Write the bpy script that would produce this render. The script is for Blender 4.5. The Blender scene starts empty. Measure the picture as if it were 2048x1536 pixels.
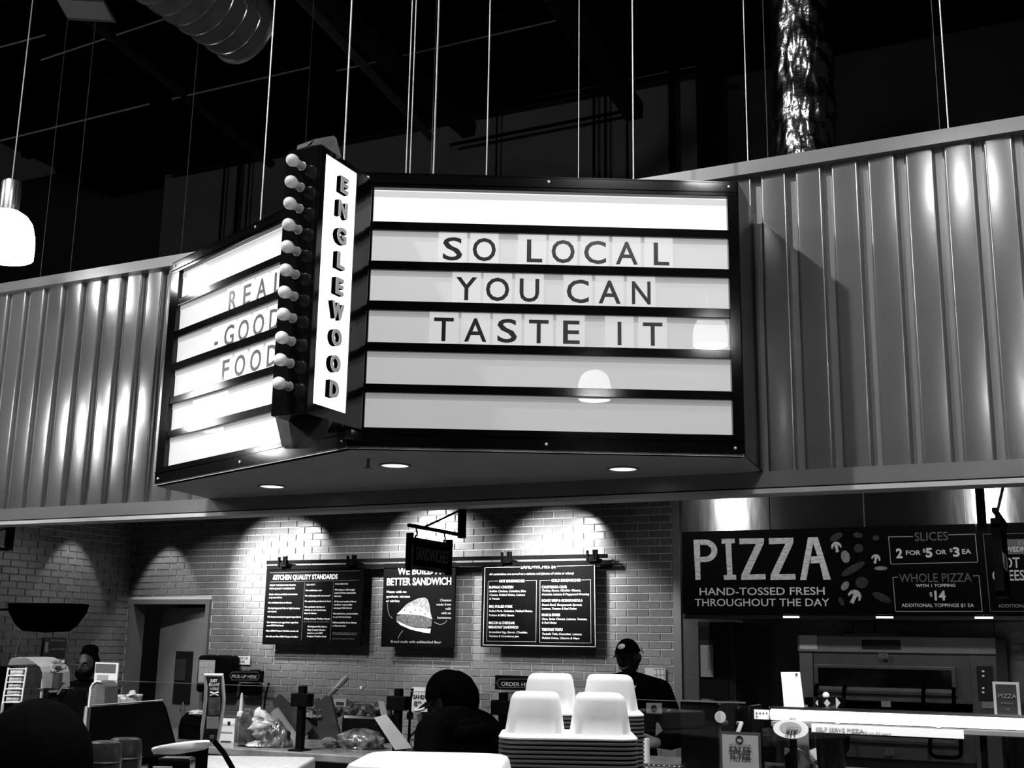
import bpy, bmesh, math, random
from mathutils import Vector, Matrix, Euler
random.seed(4)
S = bpy.context.scene
COL = S.collection
R = math.radians
# ------------------------------------------------------------------ camera
F_PX, YAW, PITCH, ROLL = 2360.0, R(26.05), R(12.52), R(0.933)
CAM = Vector((0, 0, 1.65))
HEAD = Vector((-math.sin(YAW)*math.cos(PITCH), math.cos(YAW)*math.cos(PITCH), math.sin(PITCH)))
_rt = Vector((math.cos(YAW), math.sin(YAW), 0)); _up = _rt.cross(HEAD)
RIGHT = _rt*math.cos(ROLL) + _up*math.sin(ROLL)
UP = _up*math.cos(ROLL) - _rt*math.sin(ROLL)
cd = bpy.data.cameras.new('camera'); cam = bpy.data.objects.new('camera', cd); COL.objects.link(cam)
cd.sensor_width = 36; cd.lens = F_PX/2048*36; cd.clip_start = 0.05; cd.clip_end = 200
m = Matrix((RIGHT, UP, -HEAD)).transposed().to_4x4(); m.translation = CAM; cam.matrix_world = m
S.camera = cam
# ------------------------------------------------------------------ world, exposure, lamps
S.view_settings.view_transform = 'Standard'; S.view_settings.look = 'None'
S.view_settings.gamma = 1; S.view_settings.use_curve_mapping = False
S.view_settings.exposure = 0.0
w = bpy.data.worlds.new('world'); S.world = w; w.use_nodes = True
w.node_tree.nodes['Background'].inputs[0].default_value = (1, 1, 1, 1)
w.node_tree.nodes['Background'].inputs[1].default_value = 0.006
def light(name, kind, loc, energy, target=None, **k):
    d = bpy.data.lights.new(name, kind); d.energy = energy
    for a, b in k.items(): setattr(d, a, b)
    o = bpy.data.objects.new(name, d); COL.objects.link(o); o.location = loc
    if target is not None:
        o.rotation_euler = (Vector(target)-Vector(loc)).to_track_quat('-Z', 'Y').to_euler()
    return o
# high bay lamp of the store hall first, then unseen fill lights added
light('high_bay_and_fill', 'SPOT', (-5.1, 1.6, 8.0), 1300, (-1.2, 6.5, 3.4), shadow_soft_size=0.10, spot_size=R(75), spot_blend=0.5)
light('high_bay_and_fill', 'AREA', (1.5, 0.2, 7.5), 170, (-1.5, 3.0, 1.2), size=0.9)  # added fill from overhead at the front, source unseen
light('high_bay_and_fill', 'AREA', (-10.8, -1.0, 7.8), 240, (-6.5, 6.5, 3.0), size=0.9)  # added fill from the far left, aimed at the header
light('high_bay_and_fill', 'SPOT', (-2.6, 1.8, 6.2), 1100, (-1.9, 3.0, 1.3), shadow_soft_size=0.15, spot_size=R(34), spot_blend=0.6)  # added spot to brighten the white tray and near left counter
light('high_bay_and_fill', 'SPOT', (-4.3, .5, 7.0), 2600, (-4.9, 5.7, 1.2), shadow_soft_size=0.15, spot_size=R(34), spot_blend=0.6)  # added spot to lift the whites along the service counter
light('high_bay_and_fill', 'SPOT', (.5, 2.6, 6.0), 1500, (-.8, 5.2, 1.3), shadow_soft_size=0.15, spot_size=R(30), spot_blend=0.6)  # added spot to boost the strip sign and the cards around it
light('high_bay_and_fill', 'SPOT', (-1.2, 2.2, 5.6), 760, (-0.95, 2.1, 1.5), shadow_soft_size=0.15, spot_size=R(60), spot_blend=0.6)  # added spot to whiten the takeout boxes
# wall washing downlights in the kitchen ceiling
WASH = [(-7.96, 8.4, 2.96, 330, 2.42), (-6.37, 8.4, 2.98, 330, 2.42), (-4.55, 8.4, 2.93, 380, 2.42)]
CORE = {-7.96: (-7.42, 2.2), -6.37: (-5.62, 1.5), -4.55: (-4.35, 1.5)}
for x, y, z, e, tz in WASH:      # each track head: a wide flood cut off near the top of the wall, and its bright core
    light('kitchen_spotlight', 'SPOT', (x, y, z), e*.20, (x, y+.70, z-.86), shadow_soft_size=0.03, spot_size=R(88), spot_blend=0.55)
    light('kitchen_spotlight', 'SPOT', (x+.02, y, z), e*CORE[x][1], (CORE[x][0], 9.85, 2.26), shadow_soft_size=0.03, spot_size=R(48), spot_blend=1.0)
light('kitchen_spotlight', 'SPOT', (-8.86, 9.45, 2.98), 34, (-8.86, 9.80, 1.9), shadow_soft_size=0.03, spot_size=R(60), spot_blend=0.35)
light('kitchen_spotlight', 'SPOT', (-9.0, 8.98, 2.98), 24, (-9.33, 8.98, 1.9), shadow_soft_size=0.03, spot_size=R(60), spot_blend=0.35)
light('kitchen_lamp_and_fill', 'SPOT', (-7.2, 7.4, 3.0), 150, (-7.3, 9.85, .9), shadow_soft_size=.08, spot_size=R(64), spot_blend=.3)  # unseen fill added for even light on the lower brick wall, left
light('kitchen_lamp_and_fill', 'SPOT', (-4.6, 7.4, 3.0), 200, (-4.3, 9.85, .9), shadow_soft_size=.08, spot_size=R(64), spot_blend=.3)  # same added fill for the right part of the brick wall
light('kitchen_lamp_and_fill', 'SPOT', (-2.70, 6.8, 2.86), 28, (-2.4, 8.4, 1.7), shadow_soft_size=0.05, spot_size=R(95), spot_blend=0.6)
light('kitchen_lamp_and_fill', 'SPOT', (-0.67, 6.8, 2.86), 28, (-0.8, 8.4, 1.7), shadow_soft_size=0.05, spot_size=R(95), spot_blend=0.6)

# ------------------------------------------------------------------ measured points: pixel of the photo to a point on a real plane
def ray(x, y): return RIGHT*((x-1024)/F_PX) + UP*((768-y)/F_PX) + HEAD
def at(x, y, Y): r = ray(x, y); return CAM + r*(Y/r.y)
def atX(x, y, X): r = ray(x, y); return CAM + r*(X/r.x)
def atD(x, y, D): return CAM + ray(x, y)*D
def mpp(x, y, Y): return (Y/ray(x, y).y)/F_PX        # metres per photo pixel there

# ------------------------------------------------------------------ materials (the photograph is black and white)
MATS = {}
def mat(name, g, rough=0.5, metal=0.0, noise=0.0, nscale=8.0, bump=0.0, emit=0.0, coat=0.0, stretch=None, spec=None, trans=0.0, alpha=1.0, aniso=0.0, crough=.10, anrot=0.0):
    if name in MATS: return MATS[name]
    m = bpy.data.materials.new(name); m.use_nodes = True; nt = m.node_tree; b = nt.nodes['Principled BSDF']
    b.inputs['Base Color'].default_value = (g, g, g, 1); b.inputs['Roughness'].default_value = rough
    b.inputs['Metallic'].default_value = metal; b.inputs['Coat Weight'].default_value = coat
    b.inputs['Coat Roughness'].default_value = crough; b.inputs['Anisotropic'].default_value = aniso; b.inputs['Anisotropic Rotation'].default_value = anrot
    if spec is not None: b.inputs['Specular IOR Level'].default_value = spec
    if trans: b.inputs['Transmission Weight'].default_value = trans
    if alpha < 1: b.inputs['Alpha'].default_value = alpha
    if emit:
        b.inputs['Emission Color'].default_value = (1, 1, 1, 1); b.inputs['Emission Strength'].default_value = emit
    if noise or bump:
        tc = nt.nodes.new('ShaderNodeTexCoord'); mp = nt.nodes.new('ShaderNodeMapping'); n = nt.nodes.new('ShaderNodeTexNoise')
        nt.links.new(tc.outputs['Object'], mp.inputs[0]); nt.links.new(mp.outputs[0], n.inputs['Vector'])
        if stretch: mp.inputs['Scale'].default_value = stretch
        n.inputs['Scale'].default_value = nscale; n.inputs['Detail'].default_value = 4
        if noise:
            r = nt.nodes.new('ShaderNodeMapRange'); nt.links.new(n.outputs[0], r.inputs[0])
            r.inputs[1].default_value = .3; r.inputs[2].default_value = .7
            r.inputs[3].default_value = g*(1-noise); r.inputs[4].default_value = min(1, g*(1+noise))
            c = nt.nodes.new('ShaderNodeCombineColor')
            for i in range(3): nt.links.new(r.outputs[0], c.inputs[i])
            nt.links.new(c.outputs[0], b.inputs['Base Color'])
        if bump:
            bp = nt.nodes.new('ShaderNodeBump'); bp.inputs['Strength'].default_value = bump; bp.inputs['Distance'].default_value = .02
            nt.links.new(n.outputs[0], bp.inputs['Height']); nt.links.new(bp.outputs[0], b.inputs['Normal'])
    MATS[name] = m; return m
M_black = mat('black_enamel', .003, .10, noise=.3, spec=.35)
M_blacks = mat('black_satin_paint', .0025, .5, noise=.3, spec=.04)
M_blackm = mat('matt_black', .002, .8, noise=.3, spec=0.0)
M_galv = mat('painted_steel_panel', .25, .24, .55, noise=.05, nscale=3, coat=.35)
M_flash = mat('folded_steel_flashing', .26, .35, .4, noise=.05, nscale=4)
M_white_edge = mat('white_painted_edge', .62, .5, noise=.03)
M_soffit = mat('soffit_board', .40, .7, noise=.06)
M_brick = [mat('glazed_brick_a', .19, .20, noise=.10, nscale=20), mat('glazed_brick_b', .215, .22, noise=.10, nscale=20), mat('glazed_brick_c', .17, .18, noise=.10, nscale=20)]
M_mortar = mat('pale_mortar', .60, .9, noise=.08, nscale=40)
M_steel = mat('brushed_stainless', .32, .22, 1.0, noise=.12, nscale=6, bump=.08, stretch=(1, 1, .35), aniso=.8, anrot=.25)
M_wavy = mat('wavy_stainless', .36, .20, .85, noise=.1, nscale=1.3, bump=.6, stretch=(1, 1, 2.2))
M_dsteel = mat('dark_oven_steel', .16, .35, 1.0, noise=.15, nscale=5)
M_cable = mat('galvanised_cable', .75, .4, .3, noise=.1, nscale=60)
M_cable2 = mat('dull_cable', .12, .5, .3, noise=.1, nscale=60)
M_white = mat('white_card', .80, .6, noise=.02)
M_foam = mat('white_moulded_fibre', .82, .75, noise=.03, nscale=30, bump=.05)
M_fluor = mat('lit_tube_diffuser', .9, .4, emit=3.0)
M_grey = mat('mid_grey_plastic', .18, .45, noise=.08)
M_dgrey = mat('dark_grey_plastic', .035, .4, noise=.15)
M_lgrey = mat('pale_grey_paper', .38, .6, noise=.04)
M_ink = mat('black_ink', .012, .5)
M_print = mat('white_print', .85, .6, emit=0)
M_printg = mat('grey_print', .16, .6)
M_printm = mat('pale_grey_print', .45, .6)
M_door = mat('painted_door', .26, .5, noise=.05)
def thin_glass():
    """thin pane: clear with a Fresnel reflection on both sides"""
    m = bpy.data.materials.new('clear_glass'); m.use_nodes = True; nt = m.node_tree; nt.nodes.clear()
    o = nt.nodes.new('ShaderNodeOutputMaterial'); mx = nt.nodes.new('ShaderNodeMixShader'); t = nt.nodes.new('ShaderNodeBsdfTransparent'); g = nt.nodes.new('ShaderNodeBsdfGlossy'); lw = nt.nodes.new('ShaderNodeLayerWeight'); pw = nt.nodes.new('ShaderNodeMath'); f = nt.nodes.new('ShaderNodeMath')
    t.inputs[0].default_value = (.93, .93, .93, 1); g.inputs['Roughness'].default_value = .02; pw.operation = 'POWER'; pw.inputs[1].default_value = 4; f.operation = 'MULTIPLY_ADD'; f.inputs[1].default_value = .8; f.inputs[2].default_value = .04
    nt.links.new(lw.outputs['Facing'], pw.inputs[0]); nt.links.new(pw.outputs[0], f.inputs[0])
    nt.links.new(f.outputs[0], mx.inputs[0]); nt.links.new(t.outputs[0], mx.inputs[1]); nt.links.new(g.outputs[0], mx.inputs[2]); nt.links.new(mx.outputs[0], o.inputs[0]); return m
M_glass = thin_glass()
M_skin = mat('dark_skin', .036, .42, noise=.1, nscale=20, spec=.35)
M_cloth = mat('black_cloth', .003, .9, noise=.3, nscale=40, spec=0.01)
M_hair = mat('black_hair', .0015, .8, noise=.3, nscale=60, spec=.01)
M_foil = mat('crinkled_foil', .55, .16, 1.0, noise=.1, nscale=6, bump=1.0)
M_spiral = mat('spiral_duct_steel', .22, .40, .5, noise=.2, nscale=5)
M_hall = mat('dark_hall_paint', .010, .9, noise=.3, nscale=2)
M_hallw = mat('grey_hall_wall', .060, .9, noise=.08, nscale=3)
M_deck = mat('black_roof_deck', .0015, .9, noise=.3, spec=.02)

# ------------------------------------------------------------------ mesh helpers
class MB:
    """collects shapes (world coordinates, or local ones carried by a frame) and links them as one mesh object"""
    def __init__(s, M=None): s.v = []; s.f = []; s.M = M
    def add(s, vs, fs):
        n = len(s.v)
        s.v += [s.M @ Vector(v) if s.M else Vector(v) for v in vs]; s.f += [[i+n for i in f] for f in fs]; return s
    def box(s, x0, x1, y0, y1, z0, z1, b=0):
        if b:
            bm = bmesh.new(); bmesh.ops.create_cube(bm, size=1)
            for v in bm.verts: v.co = Vector(((x0+x1)/2+v.co.x*(x1-x0), (y0+y1)/2+v.co.y*(y1-y0), (z0+z1)/2+v.co.z*(z1-z0)))
            bmesh.ops.bevel(bm, geom=bm.edges[:], offset=b, segments=2, affect='EDGES', profile=.5)
            return s.bm(bm)
        return s.add([(x, y, z) for x in (x0, x1) for y in (y0, y1) for z in (z0, z1)],
                     [(0, 1, 3, 2), (4, 6, 7, 5), (0, 4, 5, 1), (2, 3, 7, 6), (0, 2, 6, 4), (1, 5, 7, 3)])
    def bm(s, bm):
        bm.verts.index_update(); s.add([v.co.copy() for v in bm.verts], [[v.index for v in f.verts] for f in bm.faces]); bm.free(); return s
    def prism(s, poly, z0, z1):
        n = len(poly)
        return s.add([(p[0], p[1], z0) for p in poly]+[(p[0], p[1], z1) for p in poly],
                     [list(range(n))[::-1], list(range(n, 2*n))]+[(i, (i+1) % n, n+(i+1) % n, n+i) for i in range(n)])
    def tube(s, pts, r, n=8, caps=True, closed=False):
        pts = [Vector(p) for p in pts]; rs = r if isinstance(r, (list, tuple)) else [r]*len(pts); vs = []; prev = None
        N = len(pts)
        for i, p in enumerate(pts):
            if closed: d = pts[(i+1) % N]-pts[i-1]
            else: d = pts[min(i+1, N-1)]-pts[max(i-1, 0)]
            d = d.normalized() if d.length > 1e-9 else Vector((0, 0, 1))
            if prev is None:
                a = d.orthogonal().normalized()
            else:
                a = (prev-d*prev.dot(d)); a = a.normalized() if a.length > 1e-6 else d.orthogonal().normalized()
            prev = a; b = d.cross(a)
            vs += [p+(a*math.cos(t)+b*math.sin(t))*rs[i] for t in [2*math.pi*k/n for k in range(n)]]
        fs = [(i*n+k, i*n+(k+1) % n, ((i+1) % N)*n+(k+1) % n, ((i+1) % N)*n+k) for i in range(N if closed else N-1) for k in range(n)]
        if caps and not closed: fs += [list(range(n))[::-1], list(range((N-1)*n, N*n))]
        return s.add(vs, fs)
    def lathe(s, c, prof, n=24, sx=1, sy=1, axis=None):
        c = Vector(c); q = Matrix.Identity(3) if axis is None else Vector(axis).to_track_quat('Z', 'Y').to_matrix(); vs = []
        for r, z in prof:
            for k in range(n):
                t = 2*math.pi*k/n; vs.append(c+q @ Vector((r*math.cos(t)*sx, r*math.sin(t)*sy, z)))
        fs = [(i*n+k, i*n+(k+1) % n, (i+1)*n+(k+1) % n, (i+1)*n+k) for i in range(len(prof)-1) for k in range(n)]
        if prof[0][0] > 1e-5: fs.append(list(range(n))[::-1])
        if prof[-1][0] > 1e-5: fs.append(list(range((len(prof)-1)*n, len(prof)*n)))
        return s.add(vs, fs)
    def quad(s, a, b, c, d, t=.004):
        """a board with four given corners and thickness t"""
        a, b, c, d = map(Vector, (a, b, c, d)); n = (b-a).cross(d-a).normalized()*t
        return s.add([a, b, c, d, a+n, b+n, c+n, d+n], [(0, 3, 2, 1), (4, 5, 6, 7), (0, 1, 5, 4), (1, 2, 6, 5), (2, 3, 7, 6), (3, 0, 4, 7)])
    def plate(s, P, vec):
        """flat outline P thickened along vec"""
        from mathutils.geometry import tessellate_polygon
        P = [Vector(p) for p in P]; vec = Vector(vec); n = len(P); T = [list(t) for t in tessellate_polygon([P])]
        return s.add(P+[p+vec for p in P], T+[[i+n for i in t[::-1]] for t in T]+[(i, (i+1) % n, n+(i+1) % n, n+i) for i in range(n)])
    def build(s, name, mt, parent=None, smooth=False, loc=None):
        me = bpy.data.meshes.new(name)
        o = bpy.data.objects.new(name, me); COL.objects.link(o)
        org = Vector((0, 0, 0))
        if parent is not None: org = origin(parent); o.parent = parent
        elif loc is not None: org = Vector(loc); o.location = org
        else:
            xs = [v.x for v in s.v]; ys = [v.y for v in s.v]; org = Vector(((min(xs)+max(xs))/2, (min(ys)+max(ys))/2, min(v.z for v in s.v))); o.location = org
        me.from_pydata([v-org for v in s.v], [], s.f)
        bm = bmesh.new(); bm.from_mesh(me); bmesh.ops.recalc_face_normals(bm, faces=bm.faces); bm.to_mesh(me); bm.free()
        if smooth:
            me.polygons.foreach_set('use_smooth', [True]*len(me.polygons))
            me.set_sharp_from_angle(angle=R(38))
        me.materials.append(mt); return o
def origin(o):
    v = Vector(o.location)
    while o.parent: o = o.parent; v = v+Vector(o.location)
    return v
def tag(o, label=None, cat=None, group=None, kind=None):
    for k, v in (('label', label), ('category', cat), ('group', group), ('kind', kind)):
        if v: o[k] = v
    return o
def thing(name, label, cat, loc=(0, 0, 0), group=None):
    o = bpy.data.objects.new(name, None); COL.objects.link(o); o.location = loc; o.empty_display_size = .1
    return tag(o, label, cat, group)
def struct(o): o['kind'] = 'structure'; return o
def frame(o, ux, n):
    ux = Vector(ux).normalized(); n = Vector(n).normalized(); up = n.cross(ux)*-1 if False else ux.cross(n)*-1
    m = Matrix((ux, up, n)).transposed().to_4x4(); m.translation = Vector(o); return m
# text: local x along ux, local y up, facing n. FITS scales it afterwards to the measured width / cap height
FITS = []
def text(body, org, ux, n, h, w=None, mt=None, parent=None, name='lettering', align='LEFT', bold=0.0, depth=.0008, shear=0, bev=0, lines=1.0):
    c = bpy.data.curves.new(name, 'FONT'); c.body = body; c.size = h/.72; c.align_x = align; c.align_y = 'TOP_BASELINE' if False else 'BOTTOM_BASELINE'
    c.offset = bold*h; c.extrude = depth; c.shear = shear; c.resolution_u = 3; c.space_line = lines
    if bev: c.bevel_depth = bev; c.bevel_resolution = 1
    o = bpy.data.objects.new(name, c); COL.objects.link(o); c.materials.append(mt or M_print)
    ux = Vector(ux).normalized(); n = Vector(n).normalized(); up = n.cross(ux)
    m = Matrix((ux, up, n)).transposed().to_4x4(); org = Vector(org)
    if parent is not None: o.parent = parent; org = org-origin(parent)
    m.translation = org; o.matrix_local = m
    FITS.append((o, w, h)); return o
def fit_all():
    """scale the texts to their measured widths and turn them into meshes"""
    bpy.context.view_layer.update()
    dg = bpy.context.evaluated_depsgraph_get(); old = []
    made = [(o, w, bpy.data.meshes.new_from_object(o.evaluated_get(dg))) for o, w, h in FITS]
    for o, w, me in made:
        d = o.dimensions; sx = (w/d.x) if (w and d.x > 1e-6) else 1
        for v in me.vertices: v.co.x *= sx
        if not me.materials: me.materials.append(o.data.materials[0])
        n = bpy.data.objects.new('printed_text', me); nm = o.name.split('.')[0]; n.matrix_local = o.matrix_local.copy(); n.parent = o.parent
        cu = o.data; bpy.data.objects.remove(o); bpy.data.curves.remove(cu); COL.objects.link(n); n.name = nm; me.name = nm
def ptext(body, x, y, hpx, wpx, Y, parent, mt=None, align='LEFT', dy=-.003, **k):
    """text on a plane Y=const facing -Y, baseline start at photo pixel x,y with cap height and width in photo pixels"""
    p = at(x, y, Y+dy); s = mpp(x, y, Y)
    w = None
    if wpx: w = abs((at(x+wpx, y, Y+dy)-p).x)
    return text(body, p, (1, 0, 0), (0, -1, 0), hpx*s/1.0, w, mt, parent, align=align, **k)
def pbox(mb, x0, y0, x1, y1, Y, t):
    """box whose front (plane Y) spans the photo pixels x0,y0 to x1,y1; t deep"""
    a = at(x0, (y0+y1)/2, Y).x; b = at(x1, (y0+y1)/2, Y).x; zt = at((x0+x1)/2, y0, Y).z; zb = at((x0+x1)/2, y1, Y).z
    mb.box(a, b, Y, Y+t, zb, zt); return a, b, zb, zt
# ------------------------------------------------------------------ the setting
YP, YB, XL = 6.5, 9.85, -9.38           # header wall plane, back brick wall plane, left brick wall plane
struct(MB().box(-14, 6, -4, 15, -.1, 0).build('floor', mat('dark_floor', .05, .5, noise=.2, nscale=3)))
struct(MB().box(-9.6, 2.4, 6.63, 10.0, 3.06, 3.12).build('ceiling', M_dgrey))
roof = struct(MB().box(-15, 6, -4, 15, 9.3, 9.4).build('ceiling_deck', M_deck))
# flutes of the roof deck
for k in range(26):
    MB().box(-15, 6, -3.6+k*.7, -3.45+k*.7, 9.24, 9.3).build('deck_rib', M_deck, roof)
# upper hall wall far behind, with its conduits
hx0, hx1 = atD(325, 295, 15).x, at(1393, 103, 14.0).x
wall = struct(MB().box(at(318, 500, 14).x, at(1393, 250, 14).x, 14.0, 14.3, 3, at(1390, 103, 14).z).build('wall_upper', M_hallw))
struct(MB().box(-24, 8, 14.6, 14.8, 0, 10).build('wall_far', M_hall))
def zz(x, y, Y): return at(x, y, Y).z
for (x0, y0, x1, y1, wd, nm) in [(1342, 112, 1356, 352, 14, 'pipe'), (1188, 150, 1184, 305, 6, 'pipe'), (1211, 185, 1207, 340, 6, 'pipe'), (1254, 140, 1252, 352, 5, 'pipe'),
                       (995, 200, 992, 346, 4, 'pipe'), (483, 280, 470, 470, 8, 'pipe'), (453, 290, 440, 480, 5, 'pipe'), (500, 320, 492, 455, 4, 'pipe')]:
    a = at(x0, y0, 13.9); b = at(x1, y1, 13.9)
    MB().tube([(a.x, 13.9, a.z), (a.x, 13.9, b.z-1)], wd*.5*mpp(x0, y0, 13.9), 8).build('conduit', M_deck, wall)
for (x0, y0, x1, y1, wd) in [(330, 345, 1393, 140, 10), (900, 290, 1250, 222, 7)]:
    a = at(x0, y0, 13.8); b = at(x1, y1, 13.8)
    MB().tube([a, b], wd*.5*mpp(x0, y0, 13.8), 8).build('pipe', M_deck, wall)
# roof joists and thin bracing seen faintly in the dark
def beam(x0, y0, x1, y1, D0, D1, r, mt, label, sq=False):
    a = atD(x0, y0, D0); b = atD(x1, y1, D1); d = b-a
    a = a-d*.15; o = MB().tube([a, b], r, 4 if sq else 8).build('roof_joist' if sq else 'roof_pipe', mt)
    tag(o, label, 'joist' if sq else 'pipe', None); return o
M_jo = mat('dark_joist_paint', .010, .6, noise=.3, spec=.1); M_jl = mat('worn_pipe_paint', .07, .5, .3, noise=.3)
beam(600, -5, 862, 275, 11, 14, .045, M_jl, 'long straight roof pipe running diagonally past the spiral duct end')
beam(160, 25, 545, 330, 12, 14, .05, M_jo, 'dark roof joist running diagonally below the hanging reflector lamp', True)
beam(640, -5, 940, 262, 12, 14, .12, M_jo, 'wide dark roof joist ending above the big marquee face', True)
beam(1130, 20, 1270, 225, 12, 13.6, .14, M_jo, 'dark sloping joist in front of the grey upper wall', True)
for (x0, y0, x1, y1, lb) in [(0, 95, 92, 70, 'shiny strip on roof edge at the far upper left'), (0, 282, 300, 208, 'thin shiny strip crossing the dark roof above the pendant lamp'),
                             (120, 108, 370, 25, 'thin shiny strip left of the spiral duct'), (735, 128, 1145, 34, 'long faint strip crossing the dark roof behind the cables'),
                             (380, 190, 620, 135, 'faint strip crossing the dark roof below the spiral duct')]:
    o = beam(x0, y0, x1, y1, 13, 13, .012, M_jl, lb)
# header wall: ribbed sheet panels between flashings
hw = struct(MB().box(-11.5, 2.5, 6.535, 6.62, 2.53, 4.44).build('wall_header', M_flash))
def pan_mesh():
    W, G, dp = .2047, .060, .038
    pr = [(0, dp), (.0, dp), (G*.78, dp), (G*.92, dp*.55), (G, .004), (G+.004, 0), (G+.012, -.0009), ((G+W)/2, -.0012), (W-.012, -.0009), (W-.004, 0), (W, .004), (W+.006, dp*.6), (W+.010, dp)]
    vs = []; 
    for z in (2.62, 4.39): vs += [(x, y, z) for x, y in pr]
    n = len(pr); fs = [(i, i+1, n+i+1, n+i) for i in range(n-1)]
    me = bpy.data.meshes.new('panel'); me.from_pydata(vs, [], fs); me.polygons.foreach_set('use_smooth', [True]*len(fs)); me.materials.append(M_galv); me.set_sharp_from_angle(angle=R(50)); return me
pm = pan_mesh(); ho = origin(hw)
for k in range(-46, 17):
    x = -1.627+.2047*k
    o = bpy.data.objects.new('panel', pm); COL.objects.link(o); o.parent = hw; o.location = Vector((x, YP, 0))-ho
struct(MB().box(-11.5, 2.5, 6.455, 6.62, 4.39, 4.47).build('trim_1', M_flash))
struct(MB().box(-11.5, 2.5, 6.475, 6.62, 2.533, 2.622).build('trim_2', M_flash))
struct(MB().box(-11.5, 2.5, 6.468, 6.63, 2.498, 2.524).build('trim_3', M_white_edge))

# glazed brick walls: bricks stand proud of pale mortar
BW, BH, J = .2032, .0677, .0085
def brick_mesh(w, dirn):
    mb = MB(); t = .010; b = .0018; h = BH-J
    if dirn == 'Y': mb.add([(0, 0, 0), (w, 0, 0), (w, 0, h), (0, 0, h), (b, -t, b), (w-b, -t, b), (w-b, -t, h-b), (b, -t, h-b)], [(4, 5, 6, 7), (0, 1, 5, 4), (1, 2, 6, 5), (2, 3, 7, 6), (3, 0, 4, 7)])
    else: mb.add([(0, 0, 0), (0, w, 0), (0, w, h), (0, 0, h), (t, b, b), (t, w-b, b), (t, w-b, h-b), (t, b, h-b)], [(4, 7, 6, 5), (0, 4, 5, 1), (1, 5, 6, 2), (2, 6, 7, 3), (3, 7, 4, 0)])
    return mb
_bm = {}
def brick_data(w, dirn, k):
    key = (round(w, 3), dirn, k)
    if key not in _bm:
        mb = brick_mesh(w, dirn); me = bpy.data.meshes.new('brick'); me.from_pydata(mb.v, [], mb.f); me.materials.append(M_brick[k]); _bm[key] = me
    return _bm[key]
def brick_wall(wallobj, dirn, s0, s1, z0, z1, near, skip=None, limit=300):
    """bricks along s; the nearest ones as parts, the rest joined"""
    cells = []
    r = 0; z = z0
    rnd = random.Random(7)
    while z < z1:
        s = s0-(BW/2 if r % 2 else 0)+.03
        while s < s1:
            a, b = max(s, s0), min(s+BW-J, s1)
            if b-a > .03:
                segs = [(a, b)]
                if skip: 
                    x0, x1, zt = skip
                    if z < zt:
                        segs = [(a, min(b, x0)), (max(a, x1), b)] if (b > x0 and a < x1) else [(a, b)]
                cells += [(p, q, z) for p, q in segs if q-p > .02]
            s += BW
        z += BH; r += 1
    cells.sort(key=near)
    org = origin(wallobj); rest = MB(); plane = YB+.010 if dirn == 'Y' else XL-.010
    for i, (a, b, z) in enumerate(cells):
        p = Vector((a, plane, z)) if dirn == 'Y' else Vector((plane, a, z))
        if i < limit:
            o = bpy.data.objects.new('brick', brick_data(b-a, dirn, rnd.choice((0, 0, 1, 2)))); COL.objects.link(o); o.parent = wallobj; o.location = p-org
        else:
            mb = brick_mesh(b-a, dirn); rest.add([Vector(v)+p for v in mb.v], mb.f)
    o = rest.build('brick_field', M_brick[0], wallobj); o['kind'] = 'stuff'
DX0, DX1, DZ = -9.335, -8.25, 2.075     # outer edges of the door frame
wb = MB(); wb.box(XL-.2, DX0, YB+.010, YB+.15, 0, 3.06); wb.box(DX1, -3.20, YB+.010, YB+.15, 0, 3.06); wb.box(DX0, DX1, YB+.010, YB+.15, DZ, 3.06)
wb = struct(wb.build('wall_back', M_mortar))
# keep the 300 largest in the photo: upper rows first from the near (right) end, above what the counter hides
brick_wall(wb, 'Y', XL, -3.22, .70, 3.04, lambda c: -c[0]*1.0+(100 if c[2] < 1.15 else 0), (DX0, DX1, DZ))
wl = struct(MB().box(XL-.15, XL-.010, 6.63, YB+.15, 0, 3.06).build('wall_left', M_mortar))
brick_wall(wl, 'X', 7.6, YB, .70, 3.04, lambda c: c[0]*1.0+(100 if c[2] < 1.2 else 0))
# stainless end trim and stainless wall cladding
struct(MB().box(-3.235, -3.17, YB-.02, YB+.15, 0, 3.06).build('trim_4', mat('polished_steel_trim', .55, .25, .8)))
ws = struct(MB().box(-3.17, 3.0, YB+.03, YB+.15, 0, 3.06).build('wall_steel', M_dsteel))
for a, b in ((-3.168, -2.72), (-2.715, -1.75), (-1.745, -.70), (-.695, .35), (.355, 1.4)):
    MB().box(a, b, YB, YB+.029, .02, 3.04, b=.003).build('panel', M_wavy, ws)
# door in the back wall, standing slightly open
d1 = MB(); f = .05
d1.box(DX0, DX0+f, YB-.03, YB+.16, 0, DZ); d1.box(DX1-f, DX1, YB-.03, YB+.16, 0, DZ); d1.box(DX0+f, DX1-f, YB-.03, YB+.16, DZ-f, DZ)
d1 = struct(d1.build('door_1', mat('door_frame_paint', .16, .45, noise=.04)))
hx, hy = DX1-f-.01, YB+.12; ang = R(14)
ML = Matrix.Translation((hx, hy, 0)) @ Matrix.Rotation(-ang, 4, 'Z')
lf = MB(ML).box(-.94, 0, 0, .04, .02, DZ-f-.03).build('door_leaf', M_door, d1)
MB(ML).box(-.60, -.30, -.012, 0, 1.0, 1.54).build('vision_panel', mat('dark_door_glass', .01, .15), lf)
MB(ML).box(-.58, -.40, -.02, -.012, 1.24, 1.46).build('notice', M_dgrey, lf)
MB(ML).tube([(-.30, -.02, .95), (-.30, -.06, .95), (-.34, -.06, 1.02), (-.38, -.06, .95), (-.34, -.06, .90), (-.30, -.05, .95)], .008, 6).build('handle', mat('chrome', .8, .15, 1.0), lf)
struct(MB().box(DX0-.6, DX1+.6, YB+1.4, YB+1.5, 0, 3).build('wall_passage', M_blackm))
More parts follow.
